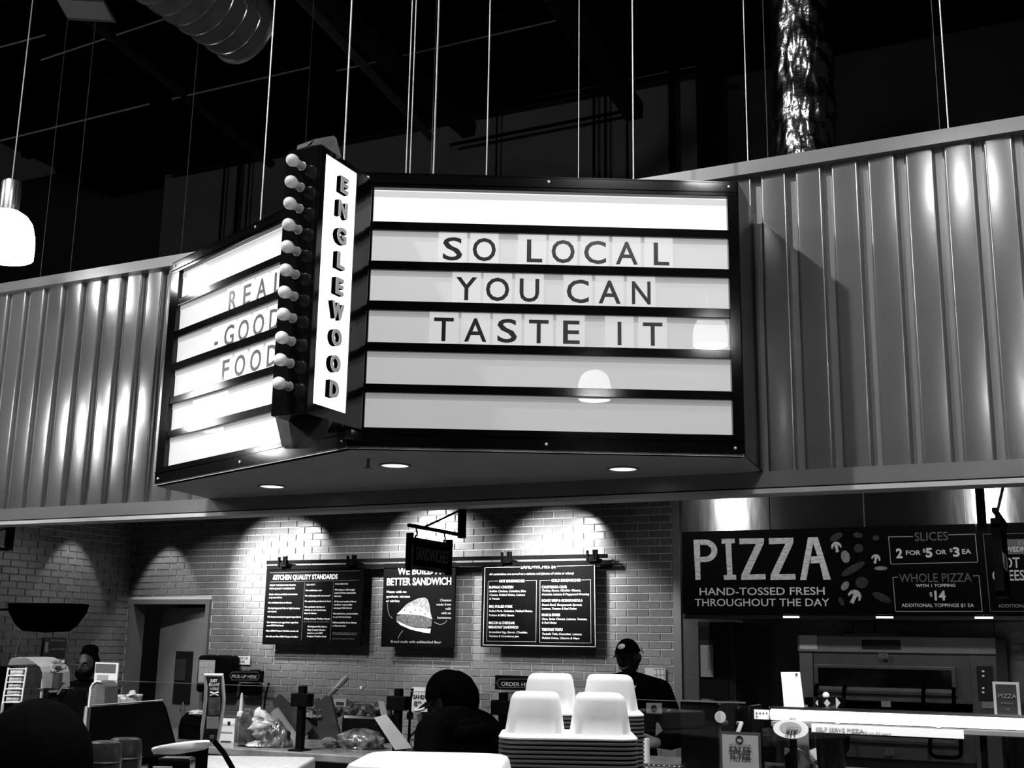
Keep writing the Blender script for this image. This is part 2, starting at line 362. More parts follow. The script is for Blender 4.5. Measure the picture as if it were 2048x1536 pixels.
# exhaust hood over the oven
HY = 8.3; hz0 = at(1700, 1240, HY).z; hxl = at(1366, 1100, HY).x
hd = thing('exhaust_hood', 'long stainless exhaust hood over the pizza oven behind the pizza menu board', 'hood', (0, HY, hz0))
MB().box(hxl, 2.5, HY+.012, YB-.01, hz0+.03, 3.03).build('hood_body', M_dsteel, hd)
edges = [hxl, at(1540, 1020, HY).x, at(1728, 1020, HY).x, at(1930, 1020, HY).x, .35, 1.3, 2.5]
for a, b in zip(edges, edges[1:]):
    MB().box(a+.004, b-.004, HY, HY+.012, hz0+.03, 3.03, b=.002).build('panel', M_steel, hd)
MB().box(hxl, 2.5, HY-.02, HY+.05, hz0, hz0+.035, b=.005).build('drip_edge', mat('bright_steel', .45, .22, 1.0), hd)
for x in (1600, 1782, 1975):
    p = at(x, 1240, HY+.25); MB().lathe((p.x, HY+.3, hz0+.08), [(.0, -.02), (.06, -.015), (.06, .015), (0, .015)], 16).build('hood_lamp', mat('hood_lamp_glow', 1, .5, emit=6), hd)
    MB().box(p.x-.055, p.x+.055, HY-.024, HY-.019, hz0+.012, hz0+.024).build('edge_reflection', mat('edge_reflection_glow', 1, .5, emit=2.5), hd)  # hood lamp reflections put on the drip edge as glowing patches
# ------------------------------------------------------------------ marquee
LC, AC, BC = Vector((-5.39, 5.80, 0)), Vector((-3.37, 4.985, 0)), Vector((-1.56, 5.93, 0))
Z0, Z1 = 2.622, 4.13
mq = thing('marquee_sign', 'black angular marquee light box projecting from the ribbed header wall', 'sign', (-3.4, 6.0, Z0))
# body a little inside the faces; top sheet and underside
def inset(p, q, t):
    d = (q-p).normalized(); n = Vector((d.y, -d.x, 0)); return p-n*t, q-n*t
l2, a2 = inset(LC, AC, .05); a3, b2 = inset(AC, BC, .05); am = (a2+a3)/2
body = [(l2.x+.01, l2.y), (am.x, am.y), (b2.x-.01, b2.y), (-1.61, 6.495), (-5.50, 6.495)]
MB().prism(body, Z0+.012, Z1-.012).build('housing', M_blacks, mq)
und = [(LC.x, LC.y), (AC.x, AC.y), (BC.x, BC.y), (-1.61, 6.495), (-5.51, 6.495)]
MB().prism(und, Z0, Z0+.011).build('underside', M_soffit, mq)
MB().prism(und, Z1-.011, Z1).build('top_sheet', M_black, mq)
MB().quad((BC.x, BC.y, Z0), (-1.605, 6.495, Z0), (-1.605, 6.495, Z1), (BC.x, BC.y, Z1), .006).build('side_sheet', M_black, mq)
MB().quad((LC.x, LC.y, Z0), (-5.505, 6.495, Z0), (-5.505, 6.495, Z1), (LC.x, LC.y, Z1), .006).build('side_sheet', M_black, mq)
MB().box(-1.64, -1.602, 6.45, 6.497, Z0, Z1).build('side_trim', M_blacks, mq)
def fmat(p, q):
    d = (q-p).normalized(); n = Vector((d.y, -d.x, 0)); m = Matrix((d, n, Vector((0, 0, 1)))).transposed().to_4x4(); m.translation = p; return m, (q-p).length, d, n
ROWS = [(4.03, 3.852), (3.808, 3.632), (3.587, 3.412), (3.364, 3.186), (3.142, 2.964), (2.921, 2.742)]
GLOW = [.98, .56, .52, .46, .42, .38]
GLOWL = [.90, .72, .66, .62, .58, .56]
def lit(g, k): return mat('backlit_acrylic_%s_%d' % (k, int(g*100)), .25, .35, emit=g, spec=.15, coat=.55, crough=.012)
faces = {}
for key, p, q, u0, u1, glow in (('r', AC, BC, .082, 1.988, GLOW), ('l', LC, AC, .11, 2.09, GLOWL)):
    M, Ln, d, n = fmat(p, q); faces[key] = (M, Ln, d, n)
    fr = M_black
    MB(M).box(0, Ln, -.045, 0, 4.045, Z1, b=.003).build('top_rail', fr, mq)
    MB(M).box(0, Ln, -.045, 0, Z0, 2.735, b=.003).build('bottom_rail', fr, mq)
    MB(M).box(0, u0, -.045, 0, 2.735, 4.045).build('stile', fr, mq)
    MB(M).box(u1, Ln, -.045, 0, 2.735, 4.045).build('stile', fr, mq)
    MB(M).box(0, Ln, 0, .006, 4.068, 4.076).build('bead', fr, mq)
    MB(M).box(0, Ln, 0, .006, 2.700, 2.708).build('bead', fr, mq)
    zb = [(ROWS[i][1], ROWS[i+1][0]) for i in range(5)]
    for lo, hi in zb:
        MB(M).box(u0, u1, -.028, -.004, hi-.002, lo+.002, b=.003).build('letter_rail', fr, mq)
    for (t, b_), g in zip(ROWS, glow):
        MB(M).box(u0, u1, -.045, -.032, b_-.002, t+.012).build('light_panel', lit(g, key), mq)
        # dimmer strip along the top of every row puts the shaded band into colour
        MB(M).box(u0, u1, -.031, -.0285, t-.030, t+.004).build('track_shade', lit(g*.62, key+'lip'), mq)
    for u in (.045, Ln/2, Ln-.045):
        for z in (4.100, 2.665):
            MB(M @ Matrix.Rotation(R(-90), 4, 'X')).lathe((u, -z, .001), [(.0085, 0), (.008, .003), (.004, .005), (0, .0055)], 10).build('screw', mat('bright_screw', .85, .3, .5), mq)
    for z in ((3.93, 3.90, 3.37, 3.34, 2.76, 2.73) if key == 'r' else ()):
        MB(M @ Matrix.Rotation(R(-90), 4, 'X')).lathe((.018, -z, .001), [(.005, 0), (.0045, .002), (0, .003)], 8).build('rivet', mat('bright_screw', .85, .3, .5), mq)
# letter tiles
ORD = ['first', 'second', 'third', 'fourth', 'fifth', 'sixth', 'seventh']
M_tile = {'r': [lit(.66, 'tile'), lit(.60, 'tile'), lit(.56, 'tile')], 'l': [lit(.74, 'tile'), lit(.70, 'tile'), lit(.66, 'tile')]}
M_let = mat('letter_film', .022, .25, coat=.3); M_let_glare = mat('glared_letter_film', .10, .2, coat=.4)  # left letters paler: reflection glare put into their colour
def tile(key, ch, u0, u1, zb, zt, row, k, line):
    M, Ln, d, n = faces[key]
    c = M @ Vector(((u0+u1)/2, 0, zb)); nm = 'minus sign' if ch == '-' else 'letter '+ch
    t = thing('letter_tile', '', 'letter tile', c, 'changeable letter tiles on the marquee')
    t['label'] = 'white marquee tile with black %s, %s tile of the line reading %s' % (nm, ORD[k], line)
    MB(M).box(u0, u1, -.027, -.0255+.001, zb, zt).build('card', M_tile[key][row], t)
    h = .130
    w = {'I': .020, 'L': .083, '-': .045, 'E': .088, 'F': .082, 'O': .124, 'C': .118, 'A': .118, 'Y': .112, 'G': .118, 'R': .095, 'S': .104, 'N': .100, 'U': .104, 'T': .104}.get(ch, .108)
    uc = (u0+u1)/2+(.008 if ch == 'L' else 0)
    org = M @ Vector((uc, -.0240, zb+.022))
    if ch == '-': h = .130
    ux = d; text(ch, org, ux, n, h, w*((u1-u0)/.15 if key == 'l' else 1), M_let if key == 'r' else M_let_glare, t, name='letter', align='CENTER', bold=.016, depth=.0006)
for key, row, zb, line, cs, us in (
    ('r', 0, 3.632, 'SO LOCAL', 'SOLOCAL', [.434, .604, .859, 1.026, 1.197, 1.368, 1.540]),
    ('r', 1, 3.412, 'YOU CAN', 'YOUCAN', [.514, .679, .848, 1.105, 1.275, 1.444]),
    ('r', 2, 3.186, 'TASTE IT', 'TASTEIT', [.400, .567, .733, .900, 1.068, 1.327, 1.503]),
    ('l', 0, 3.615, 'REAL', 'REAL', [.743, .917, 1.092, 1.264]),
    ('l', 1, 3.395, '-GOOD', '-GOOD', [.575, .735, .908, 1.084, 1.259]),
    ('l', 2, 3.180, 'FOOD', 'FOOD', [.715, .893, 1.076, 1.257])):
    for k, (ch, u) in enumerate(zip(cs, us)): tile(key, ch, u, u+.151, zb, zb+(.176 if key == 'r' else .172), row, k, line)
# recessed lights and sprinkler under the marquee
for k, ((x, y), lb) in enumerate((((544, 972), 'lit round downlight under the left half of the marquee'), ((790, 930), 'lit round downlight under the marquee below the blade sign'), ((1246, 937), 'lit round downlight under the right half of the marquee'))):
    r = ray(x, y); p = CAM+r*((Z0-1.65)/r.z)
    t = thing('downlight', lb, 'downlight', (p.x, p.y, Z0-.01), 'downlights in the marquee underside')
    MB().lathe((p.x, p.y, Z0-.004), [(.092, .004), (.092, -.002), (.078, -.004), (.074, .003)], 28).build('trim_ring', M_grey, t)
    MB().lathe((p.x, p.y, Z0-.003), [(.0, 0), (.077, 0), (.077, .002), (0, .002)], 28).build('lens', mat('downlight_lens', 1, .5, emit=1.6), t)
r = ray(737, 917); p = CAM+r*((Z0-1.65)/r.z)
t = thing('sprinkler', 'small sprinkler head under the marquee beside the blade sign corner', 'sprinkler', (p.x, p.y, Z0-.05))
MB().tube([(p.x, p.y, Z0-.05), (p.x, p.y, Z0)], .009, 8).build('stem', M_grey, t)
MB().lathe((p.x, p.y, Z0-.055), [(0, 0), (.028, 0), (.028, .003), (0, .003)], 14).build('deflector', M_grey, t)
# ------------------------------------------------------------------ blade sign
XR, XW, YF, BZ0, BZ1 = -3.27, -3.474, 4.48, 2.705, 4.062
bl = thing('blade_sign', 'tall black blade sign reading ENGLEWOOD with bulbs, projecting from the marquee corner', 'sign', (-3.37, 4.7, BZ0))
MB().box(XW, XR-.004, YF, 4.97, BZ0, BZ1, b=.006).build('housing', M_black, bl)
fw = .040
mb = MB(); mb.box(XR-.004, XR+.006, YF+.004, YF+.047, BZ0, BZ1); mb.box(XR-.004, XR+.006, 4.808, 4.90, BZ0, BZ1)
mb.box(XR-.004, XR+.006, YF+.047, 4.808, BZ0, BZ0+.058); mb.box(XR-.004, XR+.006, YF+.047, 4.808, BZ1-.028, BZ1); mb.build('face_frame', M_black, bl)
MB().box(XR-.004, XR+.001, YF+.047, 4.808, BZ0+.058, BZ1-.028).build('light_panel', mat('bright_white_acrylic', .9, .3, emit=1.5), bl)
zs = []
for k, (ch, yt, yb) in enumerate(zip('ENGLEWOOD', (347, 395, 448, 496, 547, 594, 650, 702, 753), (388, 437, 490, 541, 594, 646, 695, 748, 800))):
    yc = 4.665
    x = {0: 684, 1: 681, 2: 679, 3: 676, 4: 674, 5: 672, 6: 667, 7: 664, 8: 661}[k]
    zb = atX(x, yb, XR+.03).z; zt = atX(x, yt, XR+.03).z
    h = .080; zc = (zb+zt)/2+.004
    ob = text(ch, (XR+.0270, yc, zc-h/2), (0, 1, 0), (1, 0, 0), h, {'W': .100, 'O': .084, 'G': .080, 'N': .076, 'D': .076}.get(ch, .066), mat('pale_channel_letter', .85, .4, noise=.05), bl, name='letter', align='CENTER', bold=.03, depth=.002, bev=.0015)
    text(ch, (XR+.013, yc, zc-h/2), (0, 1, 0), (1, 0, 0), h, {'W': .104, 'O': .089, 'G': .085, 'N': .080, 'D': .080}.get(ch, .070), M_blackm, bl, name='letter_return', align='CENTER', bold=.05, depth=.012)
BUL = [(586.3, 320.5), (582.0, 363.8), (580.5, 406.7), (578.7, 449.2), (576.1, 493.1), (572.1, 540), (569.9, 584.2), (567.2, 628.4), (563.2, 675.3), (558.8, 720), (557.5, 766.5)]
M_bulb = mat('frosted_bulb_glass', .72, .18, coat=.6, emit=.06); M_sock = mat('bulb_neck', .42, .35, noise=.05)
z0 = atX(586, 320, -3.372).z
bmesh_ = smesh = None
for k, (x, y) in enumerate(BUL):
    zc = at(x, y, 4.40).z; c = Vector((-3.372, 4.40, zc))
    if bmesh_ is None:
        o = MB().lathe(c, [(0, .034), (.012, .032), (.022, .026), (.0285, .016), (.031, .004), (.0305, -.008), (.027, -.019), (.021, -.028), (.017, -.036)], 20, axis=(0, -1, 0)).build('light_bulb', M_bulb, bl, smooth=True)
        s = MB().lathe(c, [(.0185, -.034), (.0195, -.038), (.0200, -.078), (.024, -.079), (.024, -.082)], 16, axis=(0, -1, 0)).build('socket', M_sock, o, smooth=True)
        first = (o, s, zc); bmesh_ = 1
    else:
        o = first[0].copy(); COL.objects.link(o); o.location.z += zc-first[2]
        s = first[1].copy(); COL.objects.link(s); s.parent = o
# plastic wrap left on the ends of the blade sign
M_wrap = mat('cloudy_plastic_wrap', .045, .35, noise=.25, nscale=14, bump=.2, spec=.25)
def wrap(pts, Y, name):
    bmw = bmesh.new()
    vs = [bmw.verts.new(p) for p in pts]; bmw.faces.new(vs); bmesh.ops.triangulate(bmw, faces=bmw.faces[:])
    r_ = bmesh.ops.extrude_face_region(bmw, geom=bmw.faces[:]); bmesh.ops.translate(bmw, vec=Vector((-.10, .02, 0)), verts=[v for v in r_['geom'] if isinstance(v, bmesh.types.BMVert)])
    MB().bm(bmw).build(name, M_wrap, bl)
wrap([at(x, y, 4.60) for x, y in ((612, 293), (621, 290), (622, 282), (630, 278), (667, 271), (673, 277), (676, 292), (683, 315), (664, 302), (645, 288))], 4.6, 'wrap_cap')
wrap([at(x, y, 4.62) for x, y in ((578, 826), (592, 888), (600, 894), (632, 894), (641, 884), (656, 862), (664, 843), (640, 832), (610, 822))], 4.62, 'wrap_bag')
MB().box(-3.33, -3.29, 4.90, 5.0, 2.655, 2.70).build('bracket', mat('chrome', .8, .15, 1.0), bl)
# ------------------------------------------------------------------ cables
def cable(x, y, Y, r, mt, label, z1=9.25, xt=None):
    p = at(x, y, Y); o = MB().tube([(p.x, Y, p.z-.02), (p.x, Y, z1)], r, 8).build('suspension_cable', mt)
    return tag(o, label, 'cable', 'steel suspension cables')
for x, y, Y, r, b, lb in ((521, 440, 5.75, .0046, 1, 'bright steel cable rising from the top of the left marquee face'),
                          (688, 320, 5.25, .0052, 1, 'bright steel cable rising beside the top of the blade sign'),
                          (812, 345, 5.35, .0034, 1, 'left cable of the close pair above the marquee'),
                          (820, 345, 5.35, .0034, 1, 'right cable of the close pair above the marquee'),
                          (867, 346, 5.50, .0050, 1, 'thickest bright cable right of the close pair'),
                          (973, 348, 5.60, .0040, 1, 'bright cable rising at the highlight on the marquee top edge'),
                          (1157, 352, 5.75, .0028, 1, 'thin pale cable midway along the right marquee face'),
                          (1267, 354, 5.85, .0042, 1, 'bright cable right of the middle of the right marquee face'),
                          (1496, 327, 6.58, .0034, 1, 'pale cable rising from the header beside the marquee right corner'),
                          (1897, 260, 6.58, .0040, 1, 'pale cable rising from the header right of the foil duct'),
                          (1536, 320, 7.4, .0022, 0, 'dim cable behind the header left of the foil duct'),
                          (1880, 262, 7.4, .0022, 0, 'dim cable behind the header far right'),
                          (611, 291, 7.6, .0026, 0, 'dim cable behind the blade sign top'),
                          (862, 346, 7.6, .0022, 0, 'dim cable just left of the thickest bright cable'),
                          (362, 510, 6.58, .0026, 0, 'dim cable meeting the left header by the marquee corner'),
                          (140, 547, 6.58, .0026, 0, 'dim cable meeting the left header halfway along'),
                          (80, 558, 6.58, .0022, 0, 'dim cable meeting the left header behind the pendant lamp')):
    cable(x, y, Y, r, M_cable if b else M_cable2, lb)
# ------------------------------------------------------------------ spiral duct, foil duct, reflector lamp
fe = atD(486, 58, 10.0); rr = .30
sd = thing('spiral_duct', 'round spiral steel duct ending above the left marquee face', 'duct', (fe.x, fe.y, fe.z-rr))
L_ = 5.2
MB().tube([(fe.x, fe.y-L_, fe.z), (fe.x, fe.y, fe.z)], rr, 48, caps=False).build('duct_wall', M_spiral, sd, smooth=True)
k = 0; y = fe.y-.03
seam = MB()
while y > fe.y-L_:
    MB().tube([(fe.x+math.cos(t)*(rr+.004), y+.05*t/6.283-.12*(1 if 0 else 0), fe.z+math.sin(t)*(rr+.004)) for t in [R(a) for a in range(0, 360, 8)]], .0065, 5, closed=True).build('seam', mat('bright_seam', .42, .25, .9), sd, smooth=True)
    y -= .17
MB().tube([(fe.x+math.cos(t)*(rr+.008), fe.y, fe.z+math.sin(t)*(rr+.008)) for t in [R(a) for a in range(0, 360, 8)]], .012, 6, closed=True).build('end_collar', mat('bright_seam', .42, .25, .9), sd, smooth=True)
MB().tube([(fe.x+.02, fe.y-.02, fe.z+rr), (fe.x+.02, fe.y-.02, 9.25)], .006, 6).build('hanger', M_cable2, sd)
fc = at(1611, 300, 7.65); fr = .205
bmf = bmesh.new(); n = 96; H = 7.0; rows = 150; rnd = random.Random(3)
from mathutils import noise as mnoise
g = []
for i in range(rows+1):
    z = 3.6+(9.2-3.6)*i/rows; ring = []
    for kx in range(n):
        t = 2*math.pi*kx/n
        band = .5+.5*math.sin(z*2*math.pi/.43+.5*math.sin(t))
        q = Vector((math.cos(t)*2.2, math.sin(t)*2.2, z*5.0)); q2 = q*3.2
        rad = fr+.012*band**3+.016*mnoise.noise(q*1.3)+.0095*mnoise.noise(q2)*(.5+band)+.004*mnoise.noise(q2*2.5)
        if z < 4.75: rad += .006*math.sin(t*26)*max(0, min(1, (4.78-z)/.3))
        ring.append(bmf.verts.new((fc.x+math.cos(t)*rad, 7.65+math.sin(t)*rad, z)))
    g.append(ring)
for i in range(rows):
    for kx in range(n): bmf.faces.new((g[i][kx], g[i][(kx+1) % n], g[i+1][(kx+1) % n], g[i+1][kx]))
o = MB().bm(bmf).build('flexible_duct', M_foil, smooth=True)
tag(o, 'crinkled foil wrapped flexible duct rising behind the right header', 'duct')
for p_ in o.data.polygons: p_.use_smooth = True
rl = atD(172, 6, 9.0)
t = thing('reflector_lamp', 'unlit angular metal reflector lamp hanging at the top near the spiral duct', 'lamp', rl)
MB(Matrix.Translation(rl) @ Matrix.Rotation(R(30), 4, 'Z')).prism([(-.17, -.13), (.17, -.13), (.17, .13), (-.17, .13)], -.06, -.045).build('diffuser', mat('dull_lamp_lens', .25, .3), t)
bmr = bmesh.new(); bmesh.ops.create_cone(bmr, cap_ends=False, segments=4, radius1=.26, radius2=.12, depth=.14); bmesh.ops.rotate(bmr, matrix=Matrix.Rotation(R(75), 3, 'Z'), verts=bmr.verts)
MB(Matrix.Translation(rl+Vector((0, 0, .02)))).bm(bmr).build('reflector', mat('dull_reflector', .20, .35, .7), t)
MB().lathe(rl, [(.07, .09), (.08, .12), (.08, .30), (.03, .33)], 12).build('ballast_housing', M_grey, t)
MB().tube([(rl.x, rl.y, rl.z+.33), (rl.x, rl.y, 9.24)], .01, 6).build('hanger', M_cable2, t)
# ------------------------------------------------------------------ glass pendants: one in view, the others seen mirrored in the sign
M_shade = mat('lit_white_glass', .9, .3, emit=14.0)
def pendant(p, label):
    t = thing('pendant_lamp', label, 'lamp', (p[0], p[1], p[2]-.125), 'white glass pendant lamps over the counter')
    R_ = .142
    MB().lathe((p[0], p[1], p[2]), [(R_*.92, -.128), (R_*1.0, -.122), (R_*1.01, -.07), (R_*.97, 0), (R_*.86, .06), (R_*.68, .095), (.06, .118), (.048, .122), (.05, .112), (R_*.62, .085), (R_*.9, 0), (R_*.95, -.07), (R_*.92, -.128)], 32).build('shade', M_shade, t, smooth=True)
    MB().lathe((p[0], p[1], p[2]+.118), [(.052, 0), (.052, .012), (.049, .015), (.049, .155), (.044, .165), (.008, .168)], 24).build('neck', mat('satin_nickel', .55, .25, 1.0), t, smooth=True)
    MB().tube([(p[0], p[1], p[2]+.28), (p[0], p[1], 9.24)], .0035, 6).build('cord', M_cable2, t)
pv = atD(12, 468, 6.0)
pendant(pv, 'lit white glass dome pendant hanging at the upper left before the header')
pendant((-8.05, 5.30, 3.60), 'lit glass pendant left of the frame, mirrored low in the left marquee face')
pendant((-7.45, 5.34, 3.70), 'lit glass pendant left of the frame, mirrored beside the FOOD tiles')
pendant((-7.62, 5.52, 4.74), 'lit glass pendant left of the frame, mirrored at the top of the left marquee face')
pendant((-8.7, 4.6, 3.55), 'lit glass pendant left of the frame, mirrored in the left header panels')
pendant((.35, 3.33, 4.18), 'lit glass pendant right of the frame, mirrored at the end of the TASTE IT row')
pendant((-.21, 2.47, 3.82), 'lit glass pendant above the frame, mirrored below the TASTE IT row')
pendant((-.60, 4.45, 5.02), 'lit glass pendant above the frame, mirrored in the upper right header panels')
# ------------------------------------------------------------------ menu boards on the brick wall
BY = 9.70
rail = thing('menu_rail', 'pair of long black rails carrying the three menu boards', 'rail', (-5.6, 9.6, 2.4))
a = at(526, 1125, 9.60); b = at(1210, 1110, 9.60)
zr = (a.z+b.z)/2; MB().box(a.x, b.x, 9.655, 9.668, zr-.018, zr+.018).build('rail_bar', M_blacks, rail)
a2_ = at(537, 1136, 9.69); b2_ = at(1224, 1124, 9.69); zr2 = (a2_.z+b2_.z)/2
MB().box(a2_.x, b2_.x, 9.685, 9.70, zr2-.018, zr2+.018).build('rail_bar', M_blacks, rail)
for x in (560, 698, 1008, 1180):
    px_ = at(x, 1118, 9.6).x
    mb = MB(); mb.box(px_-.045, px_+.045, 9.64, 9.70, zr-.045, zr+.0); mb.box(px_-.05, px_-.035, 9.63, 9.66, zr-.05, zr+.05); mb.box(px_+.01, px_+.025, 9.63, 9.66, zr-.02, zr+.055); mb.box(px_+.035, px_+.05, 9.63, 9.66, zr-.03, zr+.055)
    mb.box(px_-.012, px_+.012, 9.70, 9.855, zr-.03, zr-.01); mb.build('clamp', M_blacks, rail)
def board(x0, y0, x1, y1, label):
    t = thing('menu_board', label, 'menu board', at((x0+x1)/2, y1, BY), 'menu boards on the brick wall')
    mb = MB(); A_, B_, zb_, zt_ = pbox(mb, x0, y0, x1, y1, BY, .022); mb.build('panel_board', M_blacks, t)
    return t
def rule(t, pts, Y, wpx, mt=None, closed=False):
    """thin printed line through photo pixels on plane Y"""
    mb = MB(); P = [at(x, y, Y) for x, y in pts]; 
    if closed: P.append(P[0])
    for p, q in zip(P, P[1:]):
        d = (q-p); 
        if d.length < 1e-6: continue
        d.normalize(); s = Vector((d.z, 0, -d.x))*(wpx*.5*mpp(*pts[0], Y)); e = d*(wpx*.5*mpp(*pts[0], Y))
        mb.quad(p-s-e, q-s+e, q+s+e, p+s-e, .0012)
    return mb.build('printed_line', mt or M_print, t)
FY = BY-.002
b1 = board(529, 1130, 724, 1290.5, 'square black menu board headed KITCHEN QUALITY STANDARDS')
c1 = lambda x, y: (500+x/4.452, 1040+y/4.452)
ptext('OUR', *c1(200, 530), 10/4.45*0+3.6, None, BY, b1, M_printm)
ptext('KITCHEN QUALITY STANDARDS', *c1(207, 531), 9.3, 570/4.452, BY, b1, bold=.045)
rule(b1, [c1(180, 470), c1(975, 452)], FY, .6, M_printg); rule(b1, [c1(180, 552), c1(968, 535)], FY, .6, M_printg)
rule(b1, [c1(487, 560), c1(455, 1070)], FY, .6, M_printg); rule(b1, [c1(745, 550), c1(712, 1075)], FY, .6, M_printg)
def lines(t, cf, L, sc, mt=None, hp=13, Y=BY, bold=.03, shear=0):
    for s, x, y, wd in L: ptext(s, *cf(x, y), hp/sc, wd/sc, Y, t, mt, bold=bold, shear=shear)
lines(b1, c1, [('GREAT TASTING FOOD STARTS', 175, 588, 230), ('WITH QUALITY INGREDIENTS!', 172, 618, 228), ('OUR MEAT', 500, 583, 82), ('OUR SEAFOOD', 757, 577, 115)], 4.452, M_printm, 14)
lines(b1, c1, [('Made without artificial sweeteners', 170, 668, 250), ('or preservatives', 168, 696, 115), ('No artificial colors or flavors', 163, 743, 205), ('No hydrogenated fats or high fructose', 160, 792, 282), ('corn syrup', 157, 820, 78),
    ('We feature local and organic ingredients', 155, 868, 298), ('Our kitchens use eggs from cage-free', 150, 917, 278), ('non-GMO fed hens', 148, 945, 150), ('Non-GMO Project Verified canola oil', 143, 993, 285), ('All rolls are Non-GMO Project Verified', 140, 1043, 285),
    ('No antibiotics, ever', 495, 633, 145), ('No added growth hormones*', 490, 681, 225), ('No animal by-products in feed', 487, 730, 230), ('No synthetic nitrates or', 487, 780, 180), ('nitrites in our lunchmeat,', 485, 808, 190), ('ham or bacon', 482, 836, 110),
    ('5-Step Animal Welfare Rated', 480, 885, 228), ('We feature Pine Manor', 512, 955, 175), ('Step 3 rated chicken', 510, 984, 160), ('raised on non-GMO', 508, 1013, 140), ('Project Verified feed', 506, 1042, 170),
    ('We feature wild-caught', 755, 628, 180), ('seafood from sustainable', 752, 656, 190), ('fisheries', 750, 684, 62), ('All farmed seafood from', 748, 732, 198), ('verified, responsibly', 746, 761, 165), ('managed fish farms', 744, 790, 160),
    ('No antibiotics, preservatives', 741, 840, 218), ('or growth hormones', 739, 869, 160), ('Full traceability from fishery', 736, 919, 212), ('or farm to store', 735, 948, 118)], 4.452, M_print, 14, bold=.02)
lines(b1, c1, [('for our fresh chicken, pork and turkey', 478, 909, 228), ('*Federal regulations prohibit the use of hormones', 735, 1008, 222), ('in raising pork and poultry', 735, 1020, 210), ('Ask a team member for details', 732, 1060, 200)], 4.452, M_printg, 8)
b2 = board(765, 1126, 909, 1295, 'narrow black poster reading WE BUILD A BETTER SANDWICH')
ptext('WE BUILD A', *c1(1317, 485), 60/4.452, 385/4.452, BY, b2, bold=.03)
ptext('BETTER SANDWICH', *c1(1215, 581), 64/4.452, 572/4.452, BY, b2, bold=.03)
lines(b2, c1, [('Meats with no', 1215, 650, 175), ('synthetic nitrates', 1213, 692, 210), ('or nitrites', 1211, 731, 118)], 4.452, M_print, 22, bold=0)
lines(b2, c1, [('Cheeses', 1690, 724, 100), ('made from', 1660, 762, 128), ('milk', 1740, 800, 48), ('with no', 1703, 838, 85), ('hormones', 1668, 880, 120), ('Bread made with unbleached flour', 1252, 1092, 448)], 4.452, M_printm, 22, bold=0)
def poly(t, cf, pts, Y, mt, name, th=.0015):
    mb = MB().plate([at(*cf(x, y), Y) for x, y in pts], (0, th, 0))
    return mb.build(name, mt, t)
M_crust = mat('printed_crust', .20, .6, noise=.6, nscale=40); M_fill = mat('printed_filling', .07, .6, noise=.9, nscale=50); M_bread = mat('printed_bread', .72, .6, noise=.12, nscale=60)
poly(b2, c1, [(1308, 838), (1400, 745), (1490, 700), (1550, 690), (1580, 705), (1600, 760), (1605, 815), (1622, 880), (1560, 800), (1450, 765), (1380, 775)], FY-.001, M_crust, 'printed_crust')
poly(b2, c1, [(1308, 838), (1370, 782), (1450, 762), (1530, 780), (1590, 825), (1624, 884), (1540, 852), (1430, 840)], FY-.002, M_bread, 'printed_bread')
poly(b2, c1, [(1305, 850), (1420, 842), (1540, 856), (1618, 888), (1615, 950), (1560, 960), (1480, 955), (1400, 935), (1302, 895)], FY-.001, M_fill, 'printed_filling')
poly(b2, c1, [(1302, 898), (1330, 908), (1400, 940), (1480, 962), (1560, 966), (1610, 968), (1602, 1008), (1540, 1000), (1430, 975), (1340, 935)], FY-.002, M_bread, 'printed_bread')
rule(b2, [c1(1225, 745), c1(1228, 800), c1(1240, 850), c1(1268, 875)], FY, .5, M_printm); rule(b2, [c1(1640, 910), c1(1690, 932), c1(1730, 920), c1(1752, 895)], FY, .5, M_printm); rule(b2, [c1(1360, 985), c1(1330, 1025), c1(1318, 1055)], FY, .7, M_printm)
for x, y in ((1375, 800), (1470, 800), (1515, 805), (1430, 820), (1560, 835)): poly(b2, c1, [(x-5, y-7), (x+6, y-6), (x+5, y+8), (x-5, y+6)], FY-.004, M_ink, 'printed_hole')
c2 = lambda x, y: (900+x/4.267, 980+y/4.267)
b3 = board(963, 1126, 1191, 1296, 'wide black sandwich menu board headed SANDWICHES $6')
ptext('SANDWICHES $6', *c2(603, 672), 34/4.267, 298/4.267, BY, b3, bold=0)
rule(b3, [c2(595, 657), c2(298, 662), c2(282, 1322), c2(1240, 1338), c2(1232, 640), c2(915, 650)], FY, 1.2)
rule(b3, [c2(412, 776), c2(326, 779), c2(312, 1290), c2(732, 1296), c2(738, 770), c2(645, 773)], FY, .7, M_printm)
rule(b3, [c2(855, 770), c2(768, 773), c2(765, 1300), c2(1203, 1306), c2(1200, 765), c2(1120, 768)], FY, .7, M_printm)
lines(b3, c2, [('HOT SANDWICHES', 420, 788, 215), ('COLD SANDWICHES', 865, 782, 248), ('BUFFALO CHICKEN', 333, 840, 205), ('BBQ PULLED PORK', 333, 1004, 200), ('BACON & CHEDDAR', 330, 1143, 222), ('BREAKFAST SANDWICH', 328, 1180, 252),
    ('CALIFORNIA CLUB', 783, 838, 212), ('ROAST BEEF & GORGONZOLA', 783, 953, 348), ('HAM & SWISS', 783, 1075, 155), ('TERIYAKI TOFU', 783, 1200, 178)], 4.267, M_print, 21, bold=.04)
